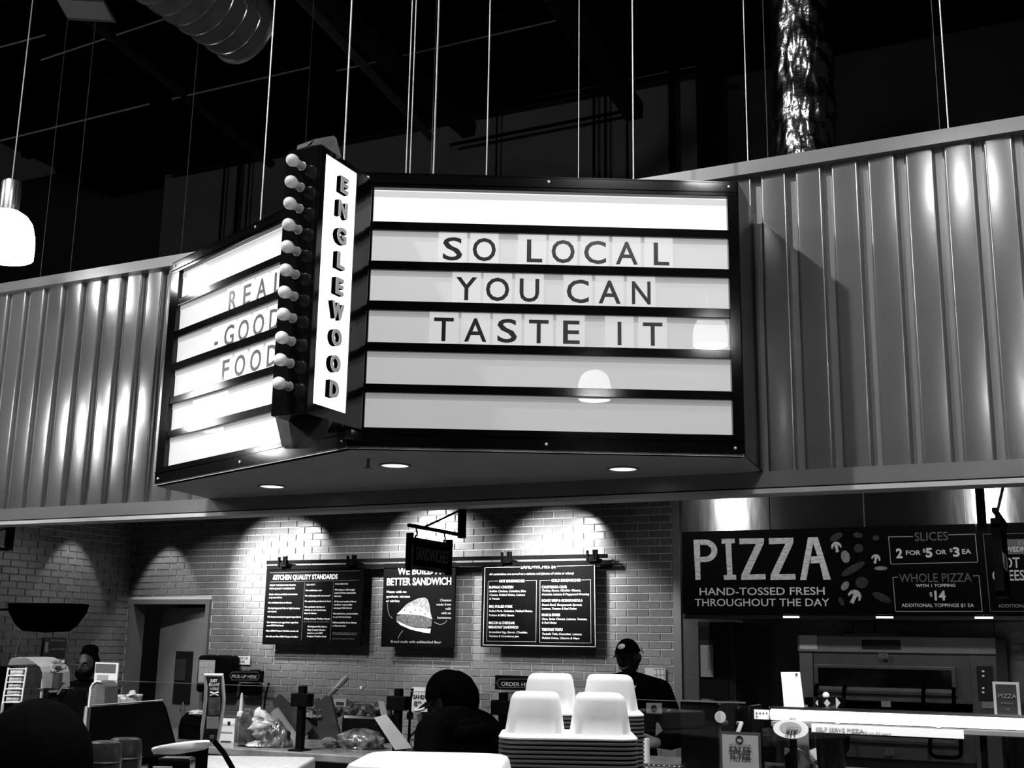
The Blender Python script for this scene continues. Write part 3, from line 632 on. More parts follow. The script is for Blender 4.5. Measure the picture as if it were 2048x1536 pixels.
lines(b3, c2, [('All sandwiches are served on a ciabatta roll (choice of white or wheat)', 335, 727, 720), ('Buffalo Chicken, Coleslaw, Blue', 335, 872, 310), ('Cheese, Pickled Onion, Lettuce', 335, 904, 302), ('& Tomato', 335, 936, 88),
    ('Pulled Pork, Coleslaw, Pickled Onion,', 332, 1040, 370), ('Pickles & BBQ Sauce', 330, 1076, 215), ('Scrambled Egg, Bacon, Cheddar,', 330, 1220, 330), ('Tomato & Strawberry Jam', 330, 1254, 255),
    ('Turkey, Bacon, Cheddar Cheese,', 783, 866, 330), ('Avocado, Lettuce & Poppyseed Dressing', 783, 898, 405), ('Roast Beef, Gorgonzola Spread,', 783, 988, 340), ('Lettuce, Tomato & Red Onion', 783, 1020, 295), ('Ham, Swiss Cheese, Lettuce, Tomato,', 783, 1108, 385), ('& Red Onion', 783, 1140, 125),
    ('Teriyaki Tofu, Cucumber, Lettuce,', 783, 1235, 340), ('Pickled Onion, Cilantro & Mayo', 783, 1270, 320)], 4.267, M_print, 17, bold=.01, shear=.15)
# ------------------------------------------------------------------ hanging bracket signs
def hang_sign(X, y_bar, yA, yB, z_arm, zt, zb, body, label, bx=0.0):
    """sign board in the plane X=const, hanging on hooks from an arm that runs towards the shoppers"""
    t = thing('hanging_sign', label, 'sign', (X, (yA+yB)/2, zb))
    MB().box(X+bx-.022, X+bx+.022, y_bar-.01, y_bar+.03, z_arm-.02, 2.53, b=.003).build('wall_bar', M_blacks, t)
    MB().box(X-.010, X+.010, yA-.02, y_bar, z_arm-.010, z_arm+.010).build('arm', M_blacks, t)
    MB().tube([(X, y_bar, 2.50), (X, yA+.15, z_arm)], .007, 6).build('brace', M_blacks, t)
    mb = MB(); mb.box(X-.016, X+.016, yA, yB, zb+.02, zt-.02, b=.004); mb.build('board', M_blackm, t)
    fr_ = MB()
    for z_ in (zb, zt-.022): fr_.box(X-.019, X+.019, yA-.01, yB+.01, z_, z_+.022)
    for y_ in (yA-.01, yB-.016): fr_.box(X-.020, X+.020, y_, y_+.020, zb-.01, zt+.025)
    fr_.build('board_frame', M_black, t)
    for y_ in (yA+.07, yB-.07):
        MB().tube([(X, y_, z_arm-.01), (X, y_, z_arm-.025), (X, y_+.012, z_arm-.035), (X, y_+.010, z_arm-.052), (X, y_-.008, z_arm-.056), (X, y_-.010, zt+.01), (X, y_, zt)], .0045, 6).build('hook', M_blacks, t)
    text(body, (X+.0175, (yA+yB)/2, (zt+zb)/2-.035), (0, 1, 0), (1, 0, 0), .078, (yB-yA)*.80, M_printg, t, align='CENTER')
pX = at(926, 1030, 6.68).x
def yX(x, y): return atX(x, y, pX)
hang_sign(pX, 6.66, yX(819, 1100).y, yX(899, 1100).y, yX(880, 1062).z, yX(860, 1081).z, yX(860, 1143).z, 'SANDWICHES', 'small black hanging sign reading SANDWICHES on a wrought bracket')
pX = at(1961, 1000, 6.68).x; y1_, y2_ = 5.35, 6.1
def hang2():
    X = at(1996, 1120, 5.9).x
    za = atX(1990, 1020, X)
    zt = 2.33; zb = 1.98
    hang_sign(X, 6.66, 5.9, 6.35, at(1996, 1020, 5.9).z, at(1990, 1047, 5.9).z, at(2000, 1192, 5.9).z, 'PIZZA', 'black hanging sign seen nearly edge on before the pizza menu', bx=pX-X)
hang2()
# small bracket at the far left edge
t = thing('sign_bracket', 'black square bracket hanging below the header at the far left edge', 'bracket', at(15, 1100, 6.68))
q0 = at(20, 1100, 6.68)
MB().box(q0.x-.022, q0.x+.022, 6.64, 6.69, q0.z, 2.53).build('wall_bar', M_blacks, t)
MB().box(q0.x-.012, q0.x+.012, 5.9, 6.66, q0.z-.01, q0.z+.012).build('arm', M_blacks, t)
MB().tube([(q0.x, 6.66, 2.5), (q0.x, 6.1, q0.z)], .006, 6).build('brace', M_blacks, t)
# ------------------------------------------------------------------ pizza menu board on the hood front
PY = 8.22
c3 = lambda x, y: (1360+x/2.977, 1020+y/2.977)
pz = thing('pizza_menu_board', 'long black menu board with big PIZZA lettering and prices', 'menu board', at(1700, 1228, PY), 'menu boards')
mb = MB(); A_ = at(1364, 1140, PY).x; B_ = at(1958, 1140, PY).x
zt = (at(1364, 1061.5, PY).z+at(1958, 1050, PY).z)/2; zb = at(1650, 1228.5, PY).z
mb.box(A_, B_-.004, PY, PY+.05, zb, zt).build('panel_board', M_blacks, pz)
MB().box(B_+.002, 1.0, PY, PY+.05, zb, zt).build('panel_board', M_blacks, pz)
M_gold = mat('brush_worn_white_print', .80, .55, noise=.35, nscale=25, stretch=(1, 1, 3))
def glyph(pts_list, name='letter'):
    mb = MB()
    for pts in pts_list:
        mb.plate([at(*c3(x, y), PY-.003) for x, y in pts], (0, .003, 0))
    mb.build(name, M_gold, pz)
arc = lambda cx, cy, rx, ry, a0, a1, n=9: [(cx+rx*math.cos(R(a0+(a1-a0)*i/n)), cy+ry*math.sin(R(a0+(a1-a0)*i/n))) for i in range(n+1)]
glyph([[(80, 178), (118, 176), (122, 415), (92, 416)], [(116, 176)]+arc(150, 243, 73, 67, -90, 90)+[(118, 310), (118, 280)]+arc(150, 243, 37, 35, 90, -90)+[(117, 208)]])
glyph([[(247, 172), (325, 170), (327, 197), (305, 199), (313, 385), (333, 386), (335, 414), (262, 416), (259, 388), (281, 386), (270, 200), (248, 201)]])
glyph([[(352, 170), (500, 168), (498, 200), (412, 384), (508, 381), (510, 413), (364, 416), (366, 385), (452, 201), (354, 204)]])
glyph([[(528, 168), (675, 165), (674, 197), (588, 382), (686, 381), (688, 414), (538, 416), (541, 383), (628, 200), (530, 204)]])
glyph([[(762, 163), (790, 162), (792, 200), (778, 276), (778, 316), (770, 318), (752, 416), (715, 417)], [(790, 162), (820, 161), (898, 414), (854, 415), (832, 317), (820, 316), (818, 275), (792, 200)], [(778, 276), (818, 275), (820, 316), (770, 318)]])
ptext('HAND-TOSSED FRESH', *c3(112, 507), 44/2.977, 745/2.977, PY, pz, bold=.01)
ptext('THROUGHOUT THE DAY', *c3(88, 572), 44/2.977, 802/2.977, PY, pz, bold=.01)
ptext('SLICES', *c3(1396, 184), 52/2.977, 198/2.977, PY, pz, M_printg)
rule(pz, [c3(1385, 158), c3(1242, 160), c3(1255, 322), c3(1773, 310), c3(1757, 143), c3(1598, 148)], PY-.002, 1.3, M_printm)
ptext('2', *c3(1288, 285), 55/2.977, 38/2.977, PY, pz, bold=.05); ptext('FOR', *c3(1343, 268), 27/2.977, 88/2.977, PY, pz, bold=.03)
ptext('$', *c3(1443, 252), 22/2.977, 18/2.977, PY, pz); ptext('5', *c3(1463, 280), 54/2.977, 40/2.977, PY, pz, bold=.05); ptext('OR', *c3(1522, 264), 27/2.977, 64/2.977, PY, pz, bold=.03)
ptext('$', *c3(1603, 250), 22/2.977, 18/2.977, PY, pz); ptext('3', *c3(1624, 276), 54/2.977, 40/2.977, PY, pz, bold=.05); ptext('EA', *c3(1677, 261), 28/2.977, 55/2.977, PY, pz, bold=.03)
ptext('WHOLE PIZZA', *c3(1306, 430), 52/2.977, 432/2.977, PY, pz, M_printg)
rule(pz, [c3(1295, 400), c3(1267, 401), c3(1284, 604), c3(1800, 604), c3(1780, 390), c3(1745, 392)], PY-.002, 1.3, M_printm)
ptext('WITH 1 TOPPING', *c3(1405, 459), 18/2.977, 236/2.977, PY, pz, bold=.03)
ptext('$', *c3(1484, 514), 26/2.977, 18/2.977, PY, pz); ptext('14', *c3(1504, 536), 55/2.977, 66/2.977, PY, pz, bold=.05)
ptext('ADDITIONAL TOPPINGS $1 EA', *c3(1320, 577), 20/2.977, 432/2.977, PY, pz, bold=.02)
rule(pz, [c3(2060, 138), c3(1805, 143), c3(1848, 604), c3(2060, 604)], PY-.002, 1.3, M_printg)
mb = MB(); pbox(mb, *c3(1912, 172), *c3(2200, 262), PY-.003, .003); mb.build('printed_band', M_printg, pz)
ptext('EVERY', *c3(2012, 208), 27/2.977, 125/2.977, PY, pz, M_printm, dy=-.005); ptext('WEDNESDAY', *c3(1940, 249), 30/2.977, 250/2.977, PY, pz, dy=-.005, bold=.03)
ptext('HOT', *c3(1872, 345), 62/2.977, 150/2.977, PY, pz, bold=.02); ptext('CHEESE', *c3(1860, 420), 62/2.977, 225/2.977, PY, pz, bold=.02)
ptext('ADDITIONAL', *c3(1896, 580), 20/2.977, 185/2.977, PY, pz, M_printm)
# printed vegetables on the board
M_mush = mat('printed_mushroom', .55, .6, noise=.3, nscale=60); M_veg = mat('printed_dark_vegetable', .018, .6, noise=.8, nscale=40); M_leaf = mat('printed_leaf', .24, .6, noise=.5, nscale=60)
def blob(cx, cy, rx, ry, ang, mt, name, d=0):
    pts = []
    for i in range(18):
        a_ = 2*math.pi*i/18; x = rx*math.cos(a_); y = ry*math.sin(a_)
        pts.append((cx+x*math.cos(R(ang))-y*math.sin(R(ang)), cy+x*math.sin(R(ang))+y*math.cos(R(ang))))
    poly(pz, c3, pts, PY-.002-d, mt, name)
def mushroom(cx, cy, s, ang):
    q = lambda x, y: (cx+s*(x*math.cos(R(ang))-y*math.sin(R(ang))), cy+s*(x*math.sin(R(ang))+y*math.cos(R(ang))))
    poly(pz, c3, [q(*p) for p in [(-1, .1), (-.85, -.5), (-.4, -.9), (.1, -1), (.6, -.8), (.95, -.35), (1, .2), (.75, .3), (.6, -.1), (.35, -.3), (.3, .3), (.35, 1.0), (-.25, 1.0), (-.2, .3), (-.3, -.3), (-.55, -.1), (-.7, .3)]], PY-.004, M_mush, 'printed_mushroom')
mushroom(930, 220, 32, -10); mushroom(1165, 290, 28, 15); mushroom(1038, 515, 42, 25)
blob(985, 278, 26, 38, -15, M_leaf, 'printed_leaf'); blob(1196, 347, 40, 12, 0, M_leaf, 'printed_leaf'); blob(983, 452, 20, 30, 35, M_leaf, 'printed_leaf')
for cx, cy, rx, ry, an in ((1063, 228, 28, 26, 0), (1082, 432, 38, 34, 0), (1166, 166, 20, 16, 0), (930, 160, 42, 20, -30), (1060, 150, 28, 16, 10), (1030, 350, 80, 22, -30), (1200, 520, 60, 22, 25), (960, 545, 28, 14, 60)):
    blob(cx, cy, rx, ry, an, M_veg, 'printed_vegetable')
# ------------------------------------------------------------------ people
def skin_mesh(pts, edges, levels=2):
    """pts: name -> (x, y, z, rx[, ry]); tapered closed limbs between the joints, fused afterwards by remesh()"""
    out = bmesh.new(); ico = bmesh.new(); bmesh.ops.create_icosphere(ico, subdivisions=2, radius=1); base_ = [v.co.copy() for v in ico.verts]; ico.free()
    for a, b in edges:
        h = bmesh.new()
        for k in (a, b):
            p = pts[k]; rx = p[3]; ry = p[4] if len(p) > 4 else rx
            for c in base_: h.verts.new((p[0]+c.x*rx, p[1]+c.y*ry, p[2]+c.z*(rx+ry)/2))
        r = bmesh.ops.convex_hull(h, input=h.verts[:])
        bmesh.ops.delete(h, geom=list({v for v in r['geom_interior'] if isinstance(v, bmesh.types.BMVert)}), context='VERTS')
        t = bpy.data.meshes.new('t'); h.to_mesh(t); h.free(); out.from_mesh(t); bpy.data.meshes.remove(t)
    me = bpy.data.meshes.new('t'); out.to_mesh(me); out.free(); return me
def remesh(meshes, voxel, smooth=2):
    bm = bmesh.new()
    for me in meshes: bm.from_mesh(me)
    me = bpy.data.meshes.new('t'); bm.to_mesh(me); bm.free()
    o = bpy.data.objects.new('t', me); COL.objects.link(o)
    r = o.modifiers.new('r', 'REMESH'); r.mode = 'VOXEL'; r.voxel_size = voxel; r.use_smooth_shade = True
    if smooth: s = o.modifiers.new('s', 'SMOOTH'); s.iterations = smooth; s.factor = .5
    dg = bpy.context.evaluated_depsgraph_get(); m2 = bpy.data.meshes.new_from_object(o.evaluated_get(dg))
    bpy.data.objects.remove(o); return m2
def head_mesh(c, rot, smile=0.0):
    """head 0.235 high facing local -Y: brow, eye sockets, nose, lips, chin, ears"""
    bm = bmesh.new(); NU, NV = 48, 36; g = []
    G = lambda x, z, cx, cz, sx, sz: math.exp(-((x-cx)/sx)**2-((z-cz)/sz)**2)
    for j in range(NV+1):
        ph = math.pi*j/NV; row = []
        for i in range(NU):
            th = 2*math.pi*i/NU
            x, y, z = math.sin(ph)*math.sin(th), -math.sin(ph)*math.cos(th), math.cos(ph)
            X, Y, Z = x*.076, y*.098, z*.120
            if z < 0: X *= 1-.30*(-z)**1.6; Y *= 1-(.10 if y < 0 else .38)*(-z)**1.4
            if y < 0:
                f = -y
                Y -= f*(.024*G(x, z, 0, -.12, .13, .16)+.016*G(x, z, 0, .05, .09, .22))      # nose
                Y += f*(.013*G(abs(x), z, .40, .10, .20, .11))                                 # sockets
                Y -= f*(.006*G(x, z, 0, .27, .6, .10))                                          # brow
                Y -= f*(.008*G(x, z, 0, -.47, .26+.1*smile, .075)+.004*G(x, z, 0, -.60, .2, .05))  # lips
                Y -= f*(.010*G(x, z, 0, -.82, .25, .14))                                       # chin
                Y -= f*(.005*G(abs(x), z, .5, -.20, .16, .16)*(1+smile))                       # cheeks
            row.append(bm.verts.new((X, Y, Z)))
        g.append(row)
    for j in range(NV):
        for i in range(NU):
            try: bm.faces.new((g[j][i], g[j][(i+1) % NU], g[j+1][(i+1) % NU], g[j+1][i]))
            except ValueError: pass
    bmesh.ops.remove_doubles(bm, verts=bm.verts, dist=.0003)
    for s in (-1, 1):
        r = bmesh.ops.create_icosphere(bm, subdivisions=2, radius=1); 
        for v in r['verts']: v.co = Vector((s*.079+v.co.x*.010+s*.004*v.co.z, .010+v.co.y*.019, -.004+v.co.z*.032))
    bmesh.ops.transform(bm, matrix=Matrix.Translation(c) @ rot, verts=bm.verts)
    me = bpy.data.meshes.new('t'); bm.to_mesh(me); bm.free(); return me
def hand_pts(pts, edges, root, w, d, side, pre, curl=.9, spread=.018):
    """palm and five fingers beyond wrist w along direction d; side = direction of the thumb"""
    w, d, side = Vector(w), Vector(d).normalized(), Vector(side); side = (side-d*side.dot(d)).normalized(); n = d.cross(side)
    pm = w+d*.045; pts[pre+'p'] = (*pm, .030, .016); edges.append((root, pre+'p'))
    for k, (off, L) in enumerate(((.028, .072), (.010, .080), (-.009, .074), (-.027, .058))):
        b = w+d*.088+side*off; pts[pre+'k%d' % k] = (*b, .0100, .0100); edges.append((pre+'p', pre+'k%d' % k)); dd = d; p = b; last = pre+'k%d' % k
        for s in range(3):
            a = curl*(.35+.35*s); q = (d*math.cos(a)+n*math.sin(a)).normalized(); p = p+q*L*(.42, .33, .25)[s]
            nm = pre+'f%d%d' % (k, s); pts[nm] = (*p, .0088-.0008*s, .0088-.0008*s); edges.append((last, nm)); last = nm
    t0 = w+d*.025+side*.030; t1 = w+d*.055+side*.055+n*.012; t2 = w+d*.080+side*.060+n*.028
    for nm, p, r in (('t0', t0, .013), ('t1', t1, .0105), ('t2', t2, .009)): pts[pre+nm] = (*p, r, r)
    edges += [(root, pre+'t0'), (pre+'t0', pre+'t1'), (pre+'t1', pre+'t2')]
def person(label, loc, rz, H, el, wr, hd, head_rot, lean=(0, 0), group=None, hands=None, coat=M_cloth, shw=.20, bulk=1.0, vox=.009, smile=0, drop=0.0):
    """el, wr, hd: (right, left) elbow, wrist positions and hand directions in the person's own frame, facing -Y; x- is the person's right"""
    t = thing('person', label, 'person', loc, group); t.rotation_euler = (0, 0, rz)
    s = H/1.75; lx, ly = lean
    P = {}; Ed = []
    def pt(k, x, y, z, r, r2=None): P[k] = (x, y, z, r, r2 or r)
    pt('pelvis', 0, 0, .95*s, .135*s, .10*s); pt('waist', lx*.3, ly*.3, 1.10*s, .125*s, .095*s); pt('chest', lx*.75, ly*.75, 1.30*s, .150*s, .105*s)
    pt('upper', lx, ly, 1.42*s, .115*s, .085*s); pt('neck', lx*1.05, ly*1.1, 1.50*s, .056*s); hc = Vector((lx*1.15, ly*1.3-.015-drop*.5, 1.63*s-drop)); pt('skull', lx*1.12, ly*1.2-drop*.3, 1.57*s-drop, .052*s)
    Ed += [('pelvis', 'waist'), ('waist', 'chest'), ('chest', 'upper'), ('upper', 'neck'), ('neck', 'skull')]
    for i, sg in enumerate((-1, 1)):
        n = 'rl'[i]
        pt('sh'+n, lx+sg*shw*s*.90, ly, 1.405*s, .062*s); Ed.append(('upper', 'sh'+n))
        e, w_ = Vector(el[i]), Vector(wr[i]); pt('el'+n, *e, .044*s); pt('fa'+n, *(e.lerp(w_, .35)), .043*s); pt('wr'+n, *w_, .028*s, .022*s); Ed += [('sh'+n, 'el'+n), ('el'+n, 'fa'+n), ('fa'+n, 'wr'+n)]
        hand_pts(P, Ed, 'wr'+n, w_, hd[i], (-sg*.6, -.3, .7), 'h'+n, *(hands or (.9,)))
        pt('hip'+n, sg*.085*s, 0, .90*s, .088*s); pt('kn'+n, sg*.10*s, -.02, .50*s, .056*s); pt('ca'+n, sg*.10*s, .01, .36*s, .055*s); pt('an'+n, sg*.10*s, .02, .085, .038); pt('to'+n, sg*.115*s, -.14, .035, .035, .030)
        Ed += [('pelvis', 'hip'+n), ('hip'+n, 'kn'+n), ('kn'+n, 'ca'+n), ('ca'+n, 'an'+n), ('an'+n, 'to'+n)]
    rot = Euler(head_rot).to_matrix().to_4x4()
    b = remesh([skin_mesh(P, Ed, 2), head_mesh(hc, rot, smile)], vox, 2)
    o = bpy.data.objects.new('body', b); COL.objects.link(o); o.parent = t; b.materials.clear(); b.materials.append(M_skin)
    # clothes: same skeleton a little fuller, ending at cuffs and neckline
    J = {k: (v[0], v[1], v[2], v[3]*1.0+.014*bulk, v[4]+.014*bulk) for k, v in P.items() if k in ('chest', 'waist', 'pelvis', 'upper', 'shr', 'shl', 'elr', 'ell', 'far', 'fal')}
    for i, n in enumerate('rl'):
        e, w_ = Vector(el[i]), Vector(wr[i]); c_ = e.lerp(w_, .93); J['cu'+n] = (*c_, .040, .036)
    J['collar'] = (lx*1.04, ly*1.05, 1.470*s, .066*s, .066*s)
    JE = [('pelvis', 'waist'), ('waist', 'chest'), ('chest', 'upper'), ('upper', 'collar')]
    for n in 'rl': JE += [('upper', 'sh'+n), ('sh'+n, 'el'+n), ('el'+n, 'fa'+n), ('fa'+n, 'cu'+n)]
    J = {k: J[k] for k in ['pelvis']+[k for k in J if k != 'pelvis']}
    jm = remesh([skin_mesh(J, JE, 2)], .010, 4); o = bpy.data.objects.new('jacket', jm); COL.objects.link(o); o.parent = t; jm.materials.clear(); jm.materials.append(coat)
    T = {}; TE = []
    T['pelvis'] = (0, 0, .96*s, .15*s, .115*s)
    for i, sg in enumerate((-1, 1)):
        n = 'rl'[i]
        for k in ('hip', 'kn', 'ca'): v = P[k+n]; T[k+n] = (v[0], v[1], v[2], v[3]+.016, v[4]+.016)
        T['hem'+n] = (sg*.10*s, .015, .13, .062, .062); TE += [('pelvis', 'hip'+n), ('hip'+n, 'kn'+n), ('kn'+n, 'ca'+n), ('ca'+n, 'hem'+n)]
    tm = remesh([skin_mesh(T, TE, 1)], .014, 1); o = bpy.data.objects.new('trousers', tm); COL.objects.link(o); o.parent = t; tm.materials.clear(); tm.materials.append(M_cloth)
    for sg in (-1, 1):
        sm = remesh([skin_mesh({'a': (sg*.10*s, .035, .06, .048), 'b': (sg*.112*s, -.06, .050, .048, .042), 'c': (sg*.118*s, -.15, .042, .044, .036)}, [('a', 'b'), ('b', 'c')], 2)], .008, 2)
        o = bpy.data.objects.new('shoe', sm); COL.objects.link(o); o.parent = t; sm.materials.clear(); sm.materials.append(M_blacks)
    return t, hc, rot, s
def head_part(t, hc, rot, name, mt, fn, smooth=True):
    """part modelled in the head's own frame (facing -Y, centre of the head at 0)"""
    mb = MB(Matrix.Translation(hc) @ rot); fn(mb)
    me = bpy.data.meshes.new(name); me.from_pydata(mb.v, [], mb.f); bm = bmesh.new(); bm.from_mesh(me); bmesh.ops.recalc_face_normals(bm, faces=bm.faces); bm.to_mesh(me); bm.free()
    me.polygons.foreach_set('use_smooth', [smooth]*len(me.polygons)); me.materials.append(mt)
    o = bpy.data.objects.new(name, me); COL.objects.link(o); o.parent = t; return o
def shell(mb, rx, ry, rz, z0, front_cut=None, n=28, cy=0, cz=0, back=0, bumps=0):
    """cap or hair shell over the skull from height z0 up"""
    rings = 10; vs = []; fs = []
    a0 = math.asin(max(-1, min(1, z0)))
    for j in range(rings+1):
        a = a0+(math.pi/2-a0)*j/rings
        for i in range(n):
            th = 2*math.pi*i/n; c = math.cos(a); x, y, z = c*math.sin(th), -c*math.cos(th), math.sin(a)
            k = 1+bumps*(math.sin(th*9+j*2)*.5+math.sin(th*5-j*3)*.5)
            low = 0
            if back and y > 0 and j < 6: low = back*y*(1-j/6)
            if front_cut is not None and y < 0 and j < 6: low = -front_cut*(-y)*(1-j/6)
            vs.append((x*rx*k, cy+y*ry*k, cz+z*rz*k-low))
    for j in range(rings):
        for i in range(n): fs.append((j*n+i, j*n+(i+1) % n, (j+1)*n+(i+1) % n, (j+1)*n+i))
    fs.append([rings*n+i for i in range(n)])
    m = len(vs); mb.add(vs, fs)
    mb.add([(v[0]*.93, cy+(v[1]-cy)*.93, v[2]-.004) for v in vs[:n]]+vs[:n], [(i, (i+1) % n, n+(i+1) % n, n+i) for i in range(n)])
def face_bits(t, hc, rot, smile=False):
    M_eye = mat('eye_white', .10, .3); 
    for s in (-1, 1):
        def f(mb): mb.lathe((s*.029, -.0815, .012), [(0, .010), (.0075, .007), (.011, 0), (.0075, -.007), (0, -.010)], 12, axis=(0, -1, 0))
        e = head_part(t, hc, rot, 'eye', M_eye, f)
        def f(mb): mb.lathe((s*.029, -.0915, .012), [(0, 0), (.0055, -.0005), (.0055, .0015), (0, .002)], 10, axis=(0, -1, 0))
        p = head_part(t, hc, rot, 'iris', M_ink, f); p.parent = e
        def f(mb): mb.tube([(s*(.012+.011*k), -.094+.0025*k*k*.6, .030+.004*math.sin(k)) for k in range(4)], [.002, .0035, .0035, .0015], 6)
        head_part(t, hc, rot, 'eyebrow', M_hair, f)
    if smile:
        def f(mb):
            P_ = [(-.030, -.093, -.048), (-.015, -.107, -.053), (0, -.112, -.055), (.015, -.107, -.053), (.030, -.093, -.048)]; Q = [(x*.8, y, z-(.013-.35*abs(x))) for x, y, z in P_]
            mb.add(P_+Q+[(x, y+.012, z) for x, y, z in P_+Q], [(i, i+1, 6+i, 5+i) for i in range(4)]+[(10+i, 15+i, 16+i, 11+i) for i in range(4)]+[(i, 10+i, 11+i, i+1) for i in range(4)]+[(5+i, 6+i, 16+i, 15+i) for i in range(4)]+[(0, 5, 15, 10), (4, 14, 19, 9)])
        head_part(t, hc, rot, 'teeth', mat('teeth', .95, .3), f)
        def f(mb): mb.tube([(x*1.05, -.0945-.018*(1-(x/.03)**2), -.066+.0145*(x/.03)**2) for x in (-.029, -.02, -.01, 0, .01, .02, .029)], [.002, .004, .0048, .005, .0048, .004, .002], 8)
        head_part(t, hc, rot, 'lip', mat('lip', .06, .4), f)
# ------------------------------------------------------------------ the three people and the head at the edge
def up(D, x): return atD(x, 1305, D)
# man in a cap behind the counter, smiling, hands together in thin gloves
H = 1.74
base = atD(1272, 1400, 7.9); g0 = Vector((base.x, base.y, 0))
rz = math.atan2(0-g0.x, -(0-g0.y))       # local -Y looks at the camera when rz = this
t, hc, rot, s = person('man in black cap and black jacket smiling behind the counter', (g0.x-.01, g0.y, 0), rz, 1.70,
    el=((-.27, -.02, 1.10), (.285, .02, 1.08)), wr=((-.03, -.23, 1.035), (.135, -.22, 1.055)), hd=((.6, -.45, -.25), (-.8, -.45, -.15)), head_rot=(R(4), R(-6), R(-24)), lean=(-.035, -.03), shw=.225, bulk=2.3, vox=.006, smile=1)
face_bits(t, hc, rot, True)
head_part(t, hc, rot, 'cap', M_blackm, lambda mb: shell(mb, .086, .110, .120, .22, None, cz=.010, cy=.004))
def brim(mb):
    n = 10; top = []; 
    for i in range(n+1):
        a = R(-62+124*i/n); top.append((math.sin(a)*.078, -.085-.0*i, .040)); 
    out = [(math.sin(R(-62+124*i/n))*.080, -.078-.082*math.cos(R((-62+124*i/n)*1.25)), .026-.012*abs(math.sin(R(-62+124*i/n)))) for i in range(n+1)]
    inn = [(math.sin(R(-62+124*i/n))*.080, -.108*math.cos(R(-62+124*i/n))+.004, .036) for i in range(n+1)]
    vs = inn+out+[(x, y, z-.004) for x, y, z in inn+out]; m = n+1
    mb.add(vs, [(i, i+1, m+i+1, m+i) for i in range(n)]+[(2*m+i, 3*m+i, 3*m+i+1, 2*m+i+1) for i in range(n)]+[(m+i, m+i+1, 3*m+i+1, 3*m+i) for i in range(n)]+[(i, 2*m+i, 2*m+i+1, i+1) for i in range(n)])
head_part(t, hc, rot, 'cap_brim', M_blacks, brim)
head_part(t, hc, rot, 'cap_emblem', M_white, lambda mb: mb.lathe((.004, -.096, .082), [(0, .002), (.021, .001), (.021, -.002), (0, -.003)], 18, axis=(0, -.8, .55), sx=1.3))
head_part(t, hc, rot, 'cap_patch', M_white, lambda mb: mb.lathe((.085, .035, .052), [(0, .002), (.034, .001), (.034, -.003), (0, -.004)], 18, axis=(.95, .25, .35), sx=.75))
def put(name, mt, fn):      # part in the person's frame
    return head_part(t, Vector((0, 0, 0)), Matrix.Identity(4), name, mt, fn, False)
put('undershirt', M_white, lambda mb: mb.tube([(-.090, -.110, 1.415), (-.065, -.138, 1.392), (-.035, -.148, 1.380), (-.005, -.138, 1.392), (.022, -.108, 1.425)], [.006, .014, .017, .012, .005], 8))
put('name_badge', M_white, lambda mb: mb.box(.075, .178, -.166, -.150, 1.232, 1.300, b=.003))
put('badge_emblem', M_dgrey, lambda mb: mb.lathe((.126, -.168, 1.266), [(0, .002), (.020, .001), (.020, -.002), (0, -.003)], 16, axis=(0, -1, 0), sy=1.2))
put('pen', M_white, lambda mb: mb.tube([(.212, -.142, 1.250), (.232, -.138, 1.256)], .005, 6))
for i, (w_, d_, sg) in enumerate((((-.03, -.23, 1.035), (.6, -.45, -.25), -1), ((.135, -.22, 1.055), (-.8, -.45, -.15), 1))):
    P_ = {'w': (*w_, .034, .030)}; E_ = []; hand_pts(P_, E_, 'w', w_, d_, (-sg*.6, -.3, .7), 'g', .9)
    P_ = {k: (v[0], v[1], v[2], v[3]+.0032, v[4]+.0032) for k, v in P_.items()}
    gm = remesh([skin_mesh(P_, E_, 2)], .006, 1); o = bpy.data.objects.new('glove', gm); COL.objects.link(o); o.parent = t; gm.materials.clear(); gm.materials.append(mat('thin_pale_glove', .34, .5, noise=.2, nscale=30))
# woman at the left
base = atD(168, 1400, 8.9); g0 = Vector((base.x, base.y, 0)); rz = math.atan2(-g0.x, g0.y)
t, hc, rot, s = person('woman in black with hair pinned up holding a white cup by the left wall', (g0.x, g0.y, 0), rz, 1.56,
    el=((-.24, -.10, 1.08), (.27, -.02, 1.06)), wr=((-.16, -.28, 1.22), (.10, -.26, 1.05)), hd=((.05, -.3, .9), (-.7, -.5, 0)), head_rot=(R(6), R(3), R(-28)), shw=.185, bulk=1.1, vox=.008)
face_bits(t, hc, rot)
head_part(t, hc, rot, 'hair', M_hair, lambda mb: (shell(mb, .083, .106, .128, -.10, -.085, cz=.006, cy=.012, back=.04, bumps=.02),
    mb.lathe((.0, .03, .100), [(.060, 0), (.062, .02), (.052, .040), (.03, .052), (0, .056)], 16)))
def wp(x, y, z): return Matrix.Translation((g0.x, g0.y, 0)) @ Matrix.Rotation(rz, 4, 'Z') @ Vector((x, y, z))
c_ = wp(-.16, -.335, 1.30)
cup = MB().lathe((c_.x, c_.y, c_.z-.10), [(.0, 0), (.030, 0), (.040, .12), (.042, .124), (.038, .124), (.030, .01), (0, .008)], 24).build('paper_cup', M_white, smooth=True)
tag(cup, 'white paper cup held up by the woman at the left', 'cup')
